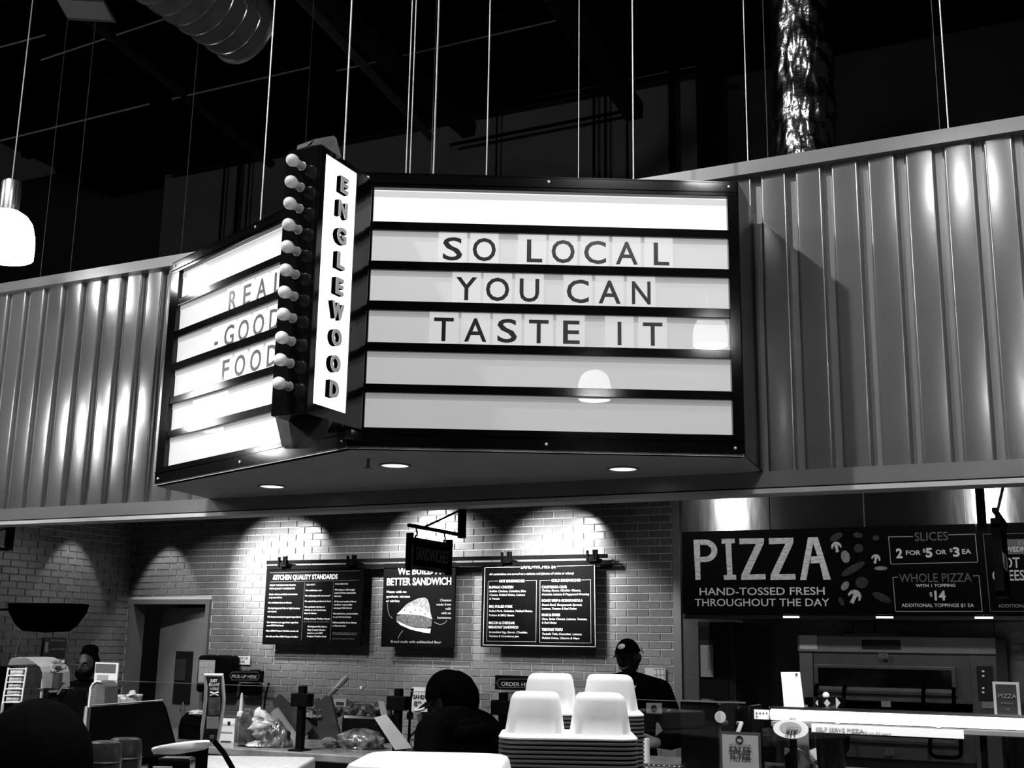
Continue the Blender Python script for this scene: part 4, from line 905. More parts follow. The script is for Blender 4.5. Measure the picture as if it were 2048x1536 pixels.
# person passing in the middle: seen from behind, cap brim to the left, hood down
base = atD(930, 1400, 5.42); g0 = Vector((base.x, base.y, 0)); rz = math.atan2(-g0.x, g0.y)+R(228)
t, hc, rot, s = person('shopper in black cap and hooded black coat walking left past the counter', (g0.x+.02, g0.y, 0), rz, 1.570,
    el=((-.28, .02, 1.05), (.28, .02, 1.05)), wr=((-.24, -.16, .90), (.24, -.16, .90)), hd=((0, -.6, -.7), (0, -.6, -.7)), head_rot=(R(28), R(4), R(40)), lean=(0, -.06), shw=.205, bulk=2.3, vox=.009, drop=.055)
face_bits(t, hc, rot)
head_part(t, hc, rot, 'hair', M_hair, lambda mb: shell(mb, .092, .108, .122, -.75, -.085, cz=-.005, cy=.030, bumps=.03))
head_part(t, hc, rot, 'cap', M_blackm, lambda mb: shell(mb, .088, .112, .126, .25, None, cz=.008, cy=.006))
head_part(t, hc, rot, 'cap_brim', M_blacks, lambda mb: brim(mb))
head_part(t, hc, rot, 'brim_lit_edge', M_white, lambda mb: mb.tube([(math.sin(R(a))*.081, -.079-.083*math.cos(R(a*1.25)), .026-.012*abs(math.sin(R(a)))) for a in range(-50, 51, 10)], .0075, 6))  # light caught on the brim edge, painted as a white strip
def hood(mb):
    for k, (y, z, r) in enumerate(((.085, 1.455, .030), (.115, 1.425, .034))):
        mb.tube([(math.sin(a)*(.10+.015*k), -.03+y*math.cos(a), z*s-.035*(1-math.cos(a))) for a in [R(-110+220*i/16) for i in range(17)]], [r*min(1, .25+.30*min(i, 16-i)) for i in range(17)], 10)
head_part(t, Vector((0, 0, 0)), Matrix.Identity(4), 'hood', M_cloth, hood)
# head at the lower left edge
base = atD(80, 1400, 2.35); g0 = Vector((base.x, base.y, 0)); rz = math.atan2(-g0.x, g0.y)+math.pi
t, hc, rot, s = person('nearest shopper with rounded black hair, only the top of the head in view', (g0.x, g0.y, 0), rz, 1.500,
    el=((-.25, .02, 1.0), (.25, .02, 1.0)), wr=((-.2, -.16, .90), (.2, -.16, .90)), hd=((0, -.6, -.7), (0, -.6, -.7)), head_rot=(0, 0, 0), shw=.18, vox=.012)
head_part(t, hc, rot, 'hair', M_hair, lambda mb: shell(mb, .112, .120, .128, -.6, -.09, cz=.008, cy=.010, bumps=.006))
# ------------------------------------------------------------------ service counter with glass guard
ctop = 1.10
cn = thing('service_counter', 'long service counter across the kitchen opening with pale stone top', 'counter', (-4, 5.7, 0))
MB().box(-9.2, 1.6, 5.30, 6.10, .02, ctop-.04, b=.004).build('counter_front', mat('counter_laminate', .12, .5, noise=.1), cn)
MB().box(-9.3, 1.7, 5.22, 6.16, ctop-.04, ctop, b=.006).build('counter_top', mat('pale_stone_top', .16, .25, noise=.35, nscale=9), cn)
GY = 5.30
def gpost(x, ytop, label):
    p = at(x, ytop, GY); t = thing('guard_post', label, 'post', (p.x, GY, ctop), 'black posts of the glass guard')
    MB().box(p.x-.018, p.x+.018, GY-.018, GY+.018, ctop, p.z, b=.003).build('post', M_blacks, t)
    MB().box(p.x-.054, p.x+.054, GY-.03, GY+.03, p.z-.105, p.z-.038, b=.003).build('cross_clamp', M_blacks, t)
    MB().box(p.x-.04, p.x+.04, GY-.05, GY+.05, ctop, ctop+.008, b=.002).build('base_plate', M_blacks, t); return p
P1 = gpost(606, 1372, 'black cross shaped post left of the white price card')
P2 = gpost(798, 1377, 'black cross shaped post beside the SANDWICHES counter card')
P3 = gpost(1007, 1385, 'black cross shaped post behind the walking shopper shoulder')
P4 = at(1468, 1400, GY)
M_edge = mat('polished_glass_edge', .10, .3)
for a_, b_, lb in ((P1.x, P2.x, 'glass guard pane between the two left posts'), (P2.x, P3.x, 'glass guard pane behind the walking shopper'), (P3.x, P4.x, 'glass guard pane before the smiling man'), (-5.3, P1.x, 'glass guard pane left of the leftmost post')):
    t = thing('glass_guard', lb, 'glass pane', ((a_+b_)/2, GY, ctop), 'glass guard panes')
    MB().box(a_+.065, b_-.065, GY+.001, GY+.007, ctop+.02, 1.418).build('pane', M_glass, t)
    MB().box(a_+.065, b_-.065, GY, GY+.008, 1.418, 1.4205).build('polished_edge', M_edge, t)
# generic flat card standing or hanging
def card(name, label, cat, x0, y0, x1, y1, Y, t_=.006, mt=None, part='card', group=None):
    t = thing(name, label, cat, at((x0+x1)/2, y1, Y), group)
    mb = MB(); pbox(mb, x0, y0, x1, y1, Y, t_); mb.build(part, mt or M_white, t); return t
def on_counter(t, x, y0, y1, Y, w=.006, mt=None, name='stand'):
    """thin stand reaching the counter top"""
    a = at(x, y0, Y); MB().box(a.x-w, a.x+w, Y+.004, Y+.012, ctop, a.z).build(name, mt or M_blacks, t)
    MB().box(a.x-.03, a.x+.03, Y-.02, Y+.04, ctop, ctop+.006).build('foot', mt or M_blacks, t)
# things on the brick wall
WY = YB-.012
t = card('paper_towel_dispenser', 'rounded black towel dispenser on the brick wall beside the door', 'dispenser', 392, 1311, 461, 1386, WY-.16, .15, M_blacks, 'housing')
for o in t.children:
    for md in (o.modifiers.new('b', 'BEVEL'),): md.width = .035; md.segments = 4
mb = MB(); pbox(mb, 397, 1320, 429, 1366, WY-.165, .003); mb.build('taped_notice', M_lgrey, t)
for r_ in range(3):
    for q_ in range(3):
        mb = MB(); pbox(mb, 400+q_*9.5, 1324+r_*14, 407+q_*9.5, 1334+r_*14, WY-.167, .0015); mb.build('printed_step', M_printm, t)
t = card('wall_notice', 'small white notice stuck on the brick wall above the PICK-UP HERE sign', 'notice', 472, 1312, 500, 1329, WY-.012, .006)
ptext('PICK UP', 475, 1318, 4, 20, WY-.0125, t, M_printg); ptext('ORDERS', 475, 1325, 4, 14, WY-.0125, t, M_printg)
t = card('direction_sign', 'black sign reading PICK-UP HERE mounted on the brick wall', 'sign', 455, 1341, 524, 1364, WY-.22, .03, M_blacks, 'sign_board')
rule(t, [(459, 1351), (464, 1344), (515, 1344), (519, 1351), (515, 1360), (464, 1360)], WY-.222, .7, M_printg, True); ptext('PICK-UP HERE', 463, 1355.5, 6.5, 50, WY-.22, t, M_printm, shear=.1)
p_ = at(490, 1345, WY-.2); MB().box(p_.x-.04, p_.x+.04, WY-.19, WY, p_.z-.02, p_.z+.02).build('wall_arm', M_blacks, t)
t = card('soap_dispenser', 'rounded black dispenser on the brick wall under the PICK-UP HERE sign', 'dispenser', 476, 1367, 512, 1391, WY-.13, .125, M_blacks, 'housing')
for o in t.children: md = o.modifiers.new('b', 'BEVEL'); md.width = .03; md.segments = 4
t = card('direction_sign', 'black sign reading ORDER HERE mounted on the brick wall', 'sign', 990, 1352, 1110, 1381, WY-.22, .03, M_blacks, 'sign_board')
rule(t, [(993, 1366), (999, 1358), (1085, 1358), (1090, 1366), (1085, 1375), (999, 1375)], WY-.222, .7, M_printg, True); ptext('ORDER HERE', 1002, 1371.5, 8, 66, WY-.22, t, M_printm)
p_ = at(1050, 1366, WY-.2); MB().box(p_.x-.04, p_.x+.04, WY-.19, WY, p_.z-.02, p_.z+.02).build('wall_arm', M_blacks, t)
t = card('wall_chart', 'white chart with grid lines on the brick wall behind the man', 'notice', 1290, 1336, 1331, 1368, WY-.012, .006, mat('grey_white_paper', .5, .6))
for k_ in range(3): rule(t, [(1307, 1339+k_*11), (1329, 1339+k_*11)], WY-.014, 1.1, M_ink); rule(t, [(1313+k_*7.5, 1338), (1313+k_*7.5, 1364)], WY-.014, .9, M_ink)
t = card('wall_hook_box', 'small pale switch box on the brick wall right of the pizza peel', 'switch', 667, 1398, 692, 1413, WY-.05, .045, M_lgrey, 'box')
mb = MB(); pbox(mb, 672, 1404, 687, 1410, WY-.055, .005); mb.build('switch_plate', M_dgrey, t)
t = thing('wall_button', 'small round white button on the brick wall above the counter clutter', 'button', at(722, 1375, WY)); p_ = at(722, 1375, WY-.01)
MB().lathe(p_, [(0, .004), (.014, .003), (.014, -.01), (0, -.01)], 14, axis=(0, -1, 0)).build('knob', M_white, t)
# left brick wall: sign with arrow and the boat shaped fixture
a1, a2 = atX(86, 1295, XL+.01), atX(131, 1295, XL+.01); zt, zb = atX(108, 1275, XL+.01).z, atX(108, 1316, XL+.01).z
t = thing('wall_sign', 'dark sign with a down arrow on the left brick wall', 'sign', (XL+.01, (a1.y+a2.y)/2, zb))
MB().box(XL+.002, XL+.018, a1.y, a2.y, zb, zt).build('sign_board', M_dgrey, t)
q = lambda x, y: atX(x, y, XL+.020)
mb = MB(); 
for (x0, y0, x1, y1) in ((91, 1284, 97, 1300),): mb.box(XL+.018, XL+.021, q(x0, y0).y, q(x1, y0).y, q(x0, y1).z, q(x0, y0).z)
P_ = [q(88, 1299), q(99, 1299), q(92, 1307)]; mb.add(P_+[p-Vector((.002, 0, 0)) for p in P_], [(0, 1, 2), (5, 4, 3), (0, 3, 4, 1), (1, 4, 5, 2), (2, 5, 3, 0)]); mb.build('arrow', M_printm, t)
for yy, s_ in ((1283, 'RESTROOMS'), (1300, 'CUSTOMERS')):
    text(s_, q(101, yy), (0, 1, 0), (1, 0, 0), .02, abs(q(101, yy).y-q(129, yy).y), M_printm, t)
fx = XL+.02; ya, yb = atX(30, 1208, XL+.5).y, atX(162, 1212, XL+.12).y
t = thing('bowl_fixture', 'large black boat shaped fixture on the left brick wall', 'wall fixture', (XL+.3, 7.9, 1.8))
pL, pR = at(30, 1206, 7.9), at(166, 1212, 7.9)
cx_ = (pL.x+pR.x)/2; zt = at(95, 1208, 7.9).z; R1_ = (pR.x-pL.x)/2; zb = at(80, 1262, 7.9).z; d_ = zt-zb
o = MB().lathe((cx_, 7.9, zt), [(R1_*.96, .0), (R1_, 0), (R1_*.96, -.06*d_/.2), (R1_*.90, -.45*d_), (R1_*.76, -.78*d_), (R1_*.58, -1.0*d_), (0, -1.06*d_), ], 40, sy=.62).build('bowl', M_blackm, t, smooth=True)
MB().lathe((cx_, 7.9, zt-.003), [(0, -.004), (R1_*.95, -.004), (R1_*.95, 0), (0, 0)], 40, sy=.62).build('rim_cover', M_dgrey, t)
MB().box(XL+.003, cx_, 7.89, 7.91, zt-.06, zt-.04).build('wall_arm', M_blackm, t)
MB().tube([at(44, 1258, 7.8), at(30, 1312, 7.8)], .004, 6).build('pull_rod', M_cable, t)
# kitchen tall unit with clipped paper
fr_ = thing('tall_cabinet', 'tall dark steel cabinet standing beside the pizza oven under the hood', 'cabinet', (at(1430, 1300, 8.9).x, 8.9, 0))
xa, xb = at(1395, 1300, 8.9).x, at(1468, 1300, 8.9).x; zt = hz0-.004
MB().box(xa, xb, 8.92, 9.6, .02, zt, b=.004).build('body_shell', M_dgrey, fr_)
MB().box(xa+.01, xb-.05, 8.90, 8.92, .1, zt-.03, b=.003).build('door', mat('dark_cabinet_door', .015, .35), fr_)
MB().box(xb-.03, xb-.012, 8.895, 8.92, 1.2, zt-.03).build('edge_strip', M_steel, fr_)
t = card('clipped_sheet', 'white sheet hanging from a clip on the tall dark cabinet', 'notice', 1401, 1290, 1426, 1354, 8.87, .004)
mb = MB(); pbox(mb, 1415, 1293, 1424, 1340, 8.868, .002); mb.build('printed_column', M_printm, t); mb = MB(); pbox(mb, 1398, 1280, 1430, 1289, 8.865, .01); mb.build('clip', M_dsteel, t)
# ------------------------------------------------------------------ pizza deck oven
c4 = lambda x, y: (1360+x/2.977, 1230+y/2.977)
OY = 8.55
ov = thing('pizza_oven', 'wide stainless deck pizza oven under the hood', 'oven', (-1.25, OY, .3))
ox0, ox1 = at(*c4(712, 300), OY).x, at(*c4(1885, 300), OY).x
zt = (at(*c4(712, 118), OY).z+at(*c4(1878, 140), OY).z)/2
zof = lambda y: at(*c4(1200, y), OY).z
M_ov = mat('oven_front_steel', .17, .40, .45, noise=.15, nscale=4); M_ovl = mat('oven_light_steel', .28, .4, .5, noise=.1)
MB().box(ox0, ox1, OY+.02, OY+1.05, .25, zt-.004, b=.004).build('oven_body', M_dsteel, ov)
MB().box(ox0-.005, ox1+.005, OY-.02, OY+.04, zof(225), zt, b=.005).build('top_fascia', mat('fascia_steel', .38, .4, .5, noise=.1), ov)
mb = MB(); pbox(mb, *c4(712, 120), *c4(815, 203), OY-.024, .003); mb.build('bright_corner_plate', mat('bright_plate', .9, .4), ov)
mb = MB(); pbox(mb, *c4(1082, 148), *c4(1313, 203), OY-.026, .005); np_ = mb.build('name_plate', M_ink, ov); ptext('PizzaMaster', *c4(1100, 186), 22/2.977, 195/2.977, OY-.028, ov, mat('dim_print', .03, .5))
MB().box(ox0, at(*c4(795, 400), OY).x, OY, OY+.03, .3, zof(228), b=.003).build('side_pillar', M_ovl, ov)
MB().box(at(*c4(1735, 400), OY).x, ox1, OY-.005, OY+.03, .3, zof(228), b=.003).build('control_column', M_ov, ov)
mb = MB(); pbox(mb, *c4(1770, 305), *c4(1868, 510), OY-.012, .006); cpn = mb.build('control_panel', M_ink, ov)
for y_ in (330, 358, 430, 455):
    mb = MB(); pbox(mb, *c4(1798, y_), *c4(1812, y_+10), OY-.015, .003); mb.build('display', mat('dim_display', .3, .4, emit=.25), ov)
mb = MB(); pbox(mb, *c4(1797, 517), *c4(1868, 556), OY-.014, .006); mb.build('switch_plate', M_lgrey, ov)
def deck(yt, hx_a, hx_b):
    xl, xr = at(*c4(800, 400), OY).x, at(*c4(1650, 400), OY).x
    MB().box(xl, at(*c4(1735, 400), OY).x, OY, OY+.02, zof(yt+265), zof(yt-80), b=.003).build('deck_front', M_ov, ov)
    dr = MB().box(xl+.004, xr, OY-.028, OY, zof(yt+170), zof(yt), b=.006).build('door', M_ov, ov)
    MB().box(xl+.035, xr-.03, OY-.034, OY-.027, zof(yt+128), zof(yt+20)).build('window', mat('black_oven_glass', .004, .08), dr)
    MB().box(xl+.035, xr-.03, OY-.033, OY-.027, zof(yt+156), zof(yt+134), b=.002).build('door_rail', M_ovl, dr)
    for cxp in (hx_a, hx_b):
        pc = at(*c4(cxp, yt+150), OY).x; w = .095
        pts_ = [(pc-w, OY-.03, zof(yt+125)), (pc-w, OY-.07, zof(yt+150))]+[(pc-w+.05-.05*math.cos(R(a_)), OY-.085, zof(yt+205)-.03*math.sin(R(a_))) for a_ in (0, 30, 60, 90)]+[(pc+w-.05+.05*math.sin(R(a_)), OY-.085, zof(yt+205)-.03*math.cos(R(a_))) for a_ in (0, 30, 60, 90)]+[(pc+w, OY-.07, zof(yt+150)), (pc+w, OY-.03, zof(yt+125))]
        MB().tube(pts_, .013, 10).build('handle', M_blackm, dr, smooth=True)
deck(300, 905, 1545); deck(590, 925, 1585)
for (x0, y0, x1, y1, tri) in ((1183, 228, 1240, 262, 1), (1198, 512, 1255, 548, 0), (1222, 800, 1272, 838, 1)):
    mb = MB(); pbox(mb, *c4(x0, y0), *c4(x1, y1), OY-.034, .003); mb.build('sticker', M_lgrey if not tri else mat('grey_sticker', .2, .5), ov)
    if tri: rule(ov, [c4((x0+x1)/2, y0+6), c4(x0+10, y1-6), c4(x1-8, y1-6)], OY-.036, .8, M_ink, True)
# things standing on the oven
t = card('baking_tray', 'flat bright baking tray lying on top of the pizza oven', 'tray', *c4(975, 118), *c4(1292, 133), OY+.25, .4, mat('bright_tray', .7, .25, .9), 'tray_sheet')
mb = MB(); pbox(mb, *c4(975, 112), *c4(1292, 118), OY+.25, .006); mb.build('rim', mat('bright_tray', .7, .25, .9), t)
for (x0, y0, x1, y1, r_, lb) in ((945, 120, 897, 45, .010, 'pale stick leaning on the oven top behind the tray'), (1168, 120, 1158, 58, .008, 'dark stick standing on the oven top behind the tray')):
    o = MB().tube([at(*c4(x0, y0), OY+.3), at(*c4(x1, y1), OY+.45)], [r_*.6, r_], 8).build('utensil_handle', M_grey if x0 > 1000 else M_lgrey); tag(o, lb, 'utensil')
o = MB().tube([at(*c4(980, 105), OY+.28), at(*c4(1050, 122), OY+.30)], .012, 8).build('utensil_handle', M_blackm); tag(o, 'black handle lying across the baking tray on the oven', 'utensil')
# ------------------------------------------------------------------ things on the service counter, left to right
M_bag = mat('crumpled_white_bag', .50, .35, noise=.7, nscale=12, bump=.8, coat=.3); M_clear = mat('cloudy_clear_plastic', .10, .15, noise=.8, nscale=14, bump=.8, coat=.7)
M_wood = mat('dark_wood_board', .018, .5, noise=.3, nscale=8, stretch=(1, 1, 6)); M_woodl = mat('pale_wood', .14, .5, noise=.25, nscale=10, stretch=(1, 1, 6)); M_salad = mat('mixed_greens', .05, .5, noise=.9, nscale=30, bump=.8)
def crumple(name, label, cat, cpx, Y, w, h, mt, amp=.25, top=.35, seed=1, D=None, zb=None, part=None):
    """crumpled bag: tapered towards the gathered top"""
    c = at(*cpx, Y) if D is None else atD(*cpx, D)
    bm = bmesh.new(); bmesh.ops.create_icosphere(bm, subdivisions=4, radius=1)
    for v in bm.verts:
        z = v.co.z; k = 1-(1-top)*max(0, z)**1.1; q_ = v.co*2.6+Vector((seed*3.1, seed, 0)); n_ = mnoise.noise(q_)+.5*mnoise.noise(q_*2.3)+.3*abs(mnoise.noise(q_*4.7))
        f = 1+amp*n_; v.co = Vector((v.co.x*k*w*f, v.co.y*k*w*.7*f, z*h*(1+.2*amp*n_)))
    bmesh.ops.translate(bm, vec=c, verts=bm.verts)
    if c.y > 5.2:
        for v in bm.verts: v.co.z = max(v.co.z, ctop+.002+.02*(v.co.z-ctop if v.co.z > ctop else 0))
    o = MB().bm(bm).build(name, mt); 
    for p_ in o.data.polygons: p_.use_smooth = True
    return tag(o, label, cat)
KY = 5.75
# folded dark board and white cover cluster at far left
cw = thing('bakery_cover', 'white arched display cover with dark opening at the far left of the counter', 'display cover', at(50, 1415, 6.0))
prof = [(16, 1330), (22, 1317), (36, 1314), (52, 1315), (66, 1323), (80, 1334), (84, 1345), (84, 1376), (72, 1378)]
P_ = [at(x, y, 5.95) for x, y in prof]
bm = bmesh.new(); A_ = [bm.verts.new(p) for p in P_]; B_ = [bm.verts.new(p+Vector((-.08, .32, .0))) for p in P_]
for i in range(len(P_)-1): bm.faces.new((A_[i], A_[i+1], B_[i+1], B_[i]))
bm.faces.new(B_)
bmesh.ops.solidify(bm, geom=bm.faces[:], thickness=.008)
MB().bm(bm).build('cover', mat('white_cover', .75, .4), cw)
MB().lathe(at(66, 1354, 5.94), [(0, .003), (.05, .002), (.05, -.002), (0, -.003)], 20, axis=(0, -1, 0), sx=.5, sy=.95).build('dark_opening', M_ink, cw)
for x in (18, 83):
    p_ = at(x, 1372, 5.97); MB().box(p_.x-.006, p_.x+.006, 5.97, 5.985, ctop, p_.z+.05).build('leg', M_lgrey, cw)
rk = thing('snack_rack', 'white wire rack with rows of small packets at the far left', 'rack', at(28, 1420, 5.6))
mb = MB()
for x0, x1 in ((17, 5), (53, 42)): mb.tube([at(x0, 1335, 5.6), at(x1, 1408, 5.6)], .006, 6)
for k_ in range(6):
    y_ = 1338+k_*13.3; mb.tube([at(17-k_*2.1, y_, 5.6), at(53-k_*1.9, y_, 5.6)], .004, 6)
mb.build('wire_frame', mat('white_wire', .8, .4), rk)
for k_ in range(5):
    o = MB().quad(at(20-k_*2.1, 1349.5+k_*13.3, 5.62), at(44-k_*2, 1349.5+k_*13.3, 5.62), at(46-k_*2, 1340.5+k_*13.3, 5.64), at(21-k_*2.1, 1340.5+k_*13.3, 5.64), -.012).build('snack_packet', mat('snack_packet_wrap', .33, .3, noise=.6, nscale=40)); tag(o, 'small snack packet on the %s row of the white wire rack' % ['top', 'second', 'third', 'fourth', 'bottom'][k_], 'packet', 'packets on the wire rack')
for x0, x1 in ((5, 5), (42, 42)): p_ = at(x0, 1408, 5.6); MB().box(p_.x-.006, p_.x+.006, 5.595, 5.607, ctop, p_.z).build('foot', M_lgrey, rk)
o = MB().box(at(1, 1340, 5.85).x-.1, at(12, 1340, 5.85).x, 5.8, 5.95, ctop, at(8, 1333, 5.85).z, b=.02).build('coffee_grinder', M_blackm); tag(o, 'plain black box shape at the left edge beside the white cover', 'machine')
g_ = thing('garnish_bouquet', 'small vase of curly garnish leaves beside the woman', 'plant', at(116, 1345, 5.9))
for k_ in range(16):
    a_ = k_*2.4; c = at(115, 1332, 5.9)+Vector((math.cos(a_)*.055*(k_ % 4)/3, .03*math.sin(a_), math.sin(a_*1.7)*.030))
    bm = bmesh.new(); bmesh.ops.create_icosphere(bm, subdivisions=2, radius=.016)
    for v in bm.verts: v.co *= 1+.45*mnoise.noise(v.co*90+Vector((k_, 0, 0)))
    bmesh.ops.translate(bm, vec=c, verts=bm.verts); MB().bm(bm).build('leaf', mat('curly_leaf', .22, .5, noise=.6, nscale=50), g_, smooth=True)
c = at(116, 1348, 5.9); MB().lathe((c.x, c.y, ctop), [(0, 0), (.035, 0), (.03, c.z-ctop), (.034, c.z-ctop+.005)], 14).build('vase', M_dgrey, g_, smooth=True)
mg = thing('coffee_machine', 'low dark machine with chrome highlights in front of the woman', 'machine', at(130, 1400, 5.8))
xa, xb = at(84, 1390, 5.7).x, at(172, 1390, 5.7).x; zt = at(130, 1378, 5.7).z
MB().box(xa, xb, 5.7, 6.0, ctop, zt, b=.012).build('housing', M_black, mg)
MB().tube([at(115, 1388, 5.66), at(128, 1366, 5.66)], .008, 8).build('lever', mat('chrome', .8, .15, 1.0), mg); MB().tube([at(100, 1382, 5.68), at(118, 1381, 5.68)], .012, 8).build('spout', mat('chrome', .8, .15, 1.0), mg)
nb = thing('napkin_holder', 'arched wooden napkin holder with white edge at the left of the counter', 'holder', at(195, 1412, 5.5))
AR = [(178, 1415), (182, 1376), (187, 1367), (196, 1362), (204, 1364), (210, 1373), (208, 1413)]
P_ = [at(x, y, 5.5) for x, y in AR]; n_ = len(P_)
MB().add(P_+[p+Vector((0, .11, 0)) for p in P_], [list(range(n_)), list(range(n_, 2*n_))[::-1]]+[(i, (i+1) % n_, n_+(i+1) % n_, n_+i) for i in range(n_)]).build('body_shell', M_woodl, nb)
MB().tube([p+Vector((0, -.003, 0)) for p in P_[:5]], .007, 6).build('white_edging', M_white, nb)
p_ = P_[0]; MB().box(P_[0].x, P_[-1].x, 5.5, 5.61, ctop, p_.z+.003).build('plinth', M_dgrey, nb)
t = card('framed_flyer', 'white framed flyer standing left of the grey door', 'flyer', 188, 1325, 234, 1393, 6.05, .008); on_counter(t, 205, 1390, 0, 6.05, .02)
mb = MB(); pbox(mb, 191, 1328, 231, 1345, 6.046, .003); mb.build('header_band', mat('flyer_band', .12, .5), t); mb = MB(); pbox(mb, 193, 1350, 215, 1372, 6.046, .003); mb.build('printed_block', M_lgrey, t)
for k_, (x0, x1, y0) in enumerate(((226, 247, 1389), (244, 262, 1394), (256, 281, 1388))):
    a_, b_ = at(x0, 1396, 5.9).x, at(x1, 1396, 5.9).x
    tb = thing('deli_tub', 'white tub with pale lid, %s of three left of the door' % ('leftmost', 'middle lowest', 'rightmost')[k_], 'tub', ((a_+b_)/2, 5.9, ctop), 'white tubs left of the door'); r_ = (b_-a_)/2; zt = at(x0, y0, 5.9).z
    MB().lathe(((a_+b_)/2, 5.9, ctop), [(0, 0), (r_*.8, 0), (r_*.97, zt-ctop-.01), (r_*.9, zt-ctop-.01)], 20).build('tub_body', M_lgrey, tb, smooth=True); MB().lathe(((a_+b_)/2, 5.9, zt-.012), [(0, 0), (r_, 0), (r_, .010), (r_*.9, .012), (0, .012)], 20).build('lid', M_white, tb, smooth=True)
o = MB().quad(at(258, 1392, 5.85), at(272, 1388, 5.85), at(270, 1380, 5.85), at(262, 1381, 5.85), .01).build('folded_napkin', M_white); tag(o, 'crumpled white napkin standing behind the white tubs', 'napkin')
# black rounded bin and its lid by the door
bn = thing('waste_bin', 'black round topped bin in front of the grey door, white bag on top', 'bin', at(390, 1490, 5.6))
c = at(395, 1440, 5.6); r_ = abs(at(430, 1440, 5.6).x-c.x); zt = at(392, 1422, 5.6).z
MB().lathe((c.x, 5.6+r_*.3, ctop), [(0, 0), (r_, 0), (r_, (zt-ctop)*.45), (r_*.93, (zt-ctop)*.72), (r_*.72, (zt-ctop)*.92), (r_*.45, zt-ctop), (0, zt-ctop)], 32).build('bin_body', M_blackm, bn, smooth=True)
crumple('plastic_bag', 'small crumpled white bag on top of the black bin', 'bag', (395, 1425), 5.55, .055, .016, M_bag, .5, .8, 3)
t = card('counter_card', 'white card with a dark dot standing right of the tall banner', 'card', 437, 1437, 468, 1514, 5.50, .02, M_white); 
mb = MB(); pbox(mb, 438, 1463, 464, 1466, 5.497, .003); mb.build('printed_line', M_lgrey, t); mb = MB(); pbox(mb, 455, 1443, 460, 1450, 5.497, .003); mb.build('printed_dot', M_ink, t); on_counter(t, 452, 1512, 0, 5.5, .03)
sq = thing('sauce_bottle', 'squeeze bottle with pale pointed tip behind the white counter card', 'bottle', at(477, 1510, 5.7)); c = at(477, 1500, 5.7); zt = at(477, 1406, 5.7).z; Hh = zt-ctop
MB().lathe((c.x, 5.7, ctop), [(0, 0), (.040, 0), (.042, .02), (.042, Hh*.52), (.034, Hh*.62), (.02, Hh*.66)], 20).build('bottle_body', M_clear, sq, smooth=True)
MB().lathe((c.x, 5.7, ctop+Hh*.64), [(.024, 0), (.022, .02), (.012, .03), (.010, .09), (.006, .13), (.003, Hh*.36), (0, Hh*.36)], 14).build('nozzle', mat('pale_nozzle', .6, .35), sq, smooth=True)
jg = thing('glass_jug', 'rounded clear jug standing right of the white counter card', 'jug', at(495, 1515, 5.45)); c = at(492, 1500, 5.45)
MB().lathe((c.x, 5.45, ctop), [(0, 0), (.045, 0), (.050, .03), (.048, .12), (.03, .17), (.026, .19), (.022, .19), (.02, .16), (.04, .11), (.042, .01), (0, .008)], 24).build('jug_body', M_clear, jg, smooth=True)
# bags hanging and standing at the guard
o = crumple('hanging_bag', 'white printed bag hanging from a black rod left of the first cross post', 'bag', (517, 1447), 5.50, .115, .085, M_bag, .35, .30, 2)
rd = MB().tube([at(538, 1366, 5.48), at(531, 1392, 5.48), at(528, 1418, 5.48)], .006, 6).build('hook_rod', M_blacks); tag(rd, 'thin black rod rising above the white printed bag', 'rod')
MB().lathe(at(531, 1392, 5.48), [(0, -.012), (.012, 0), (0, .012)], 8).build('knob', M_blacks, rd)
crumple('clear_bag', 'clear bag of salad hanging right under the white printed bag', 'bag', (553, 1486), 5.42, .085, .125, M_clear, .4, .5, 5)
crumple('salad_bag', 'bright crumpled wrapper low before the clear salad bag', 'bag', (512, 1503), 5.38, .085, .055, M_bag, .6, .5, 8)
crumple('bread_bag', 'shiny bag of rolls on the counter under the dark baskets', 'bag', (722, 1485), 5.62, .135, .075, M_clear, .35, .85, 11)
crumple('bread_roll', 'pale floury roll left of the shiny bag of rolls', 'bread', (658, 1484), 5.55, .045, .026, mat('floury_roll', .25, .8, noise=.3, nscale=30), .15, .9, 12)
crumple('bread_roll', 'pale roll right of the clear salad bag behind the glass', 'bread', (566, 1465), 5.75, .045, .026, mat('floury_roll', .25, .8, noise=.3, nscale=30), .15, .9, 13)
crumple('salad_heap', 'heap of dark greens in the steel pan behind the first cross post', 'food', (640, 1420), 6.0, .11, .06, M_salad, .7, .7, 15)
# cutting boards and paddles
def paddle(x0, y0, x1, y1, Y, w0, w1, mt, name, label, cat='board'):
    a, b = at(x0, y0, Y), at(x1, y1, Y); d = (b-a).normalized(); s_ = Vector((d.z, 0, -d.x)); 
    o = MB().quad(a-s_*w0, a+s_*w0, b+s_*w1, b-s_*w1, .018).build(name, mt); return tag(o, label, cat)
paddle(555, 1395, 605, 1478, 5.92, .03, .11, M_wood, 'cutting_board', 'dark curved board leaning left behind the first cross post')
paddle(551, 1420, 590, 1500, 5.86, .025, .07, M_grey, 'cutting_board', 'grey board leaning left at the foot of the first cross post')
paddle(648, 1398, 668, 1500, 5.95, .06, .07, M_wood, 'cutting_board', 'dark narrow board leaning right of the first cross post')
paddle(625, 1400, 640, 1500, 5.98, .05, .06, M_dgrey, 'cutting_board', 'black board standing just right of the first cross post')
pd = thing('pizza_peel', 'pizza peel with long handle sticking up against the brick wall', 'utensil', at(655, 1400, 6.02))
MB().tube([at(655, 1395, 6.02), at(668, 1381, 6.02), at(696, 1352, 6.02)], [.006, .016, .017], 8).build('handle', M_woodl, pd); MB().quad(at(640, 1402, 6.0), at(652, 1390, 6.0), at(664, 1420, 6.0), at(650, 1430, 6.0), .01).build('blade', M_wood, pd)
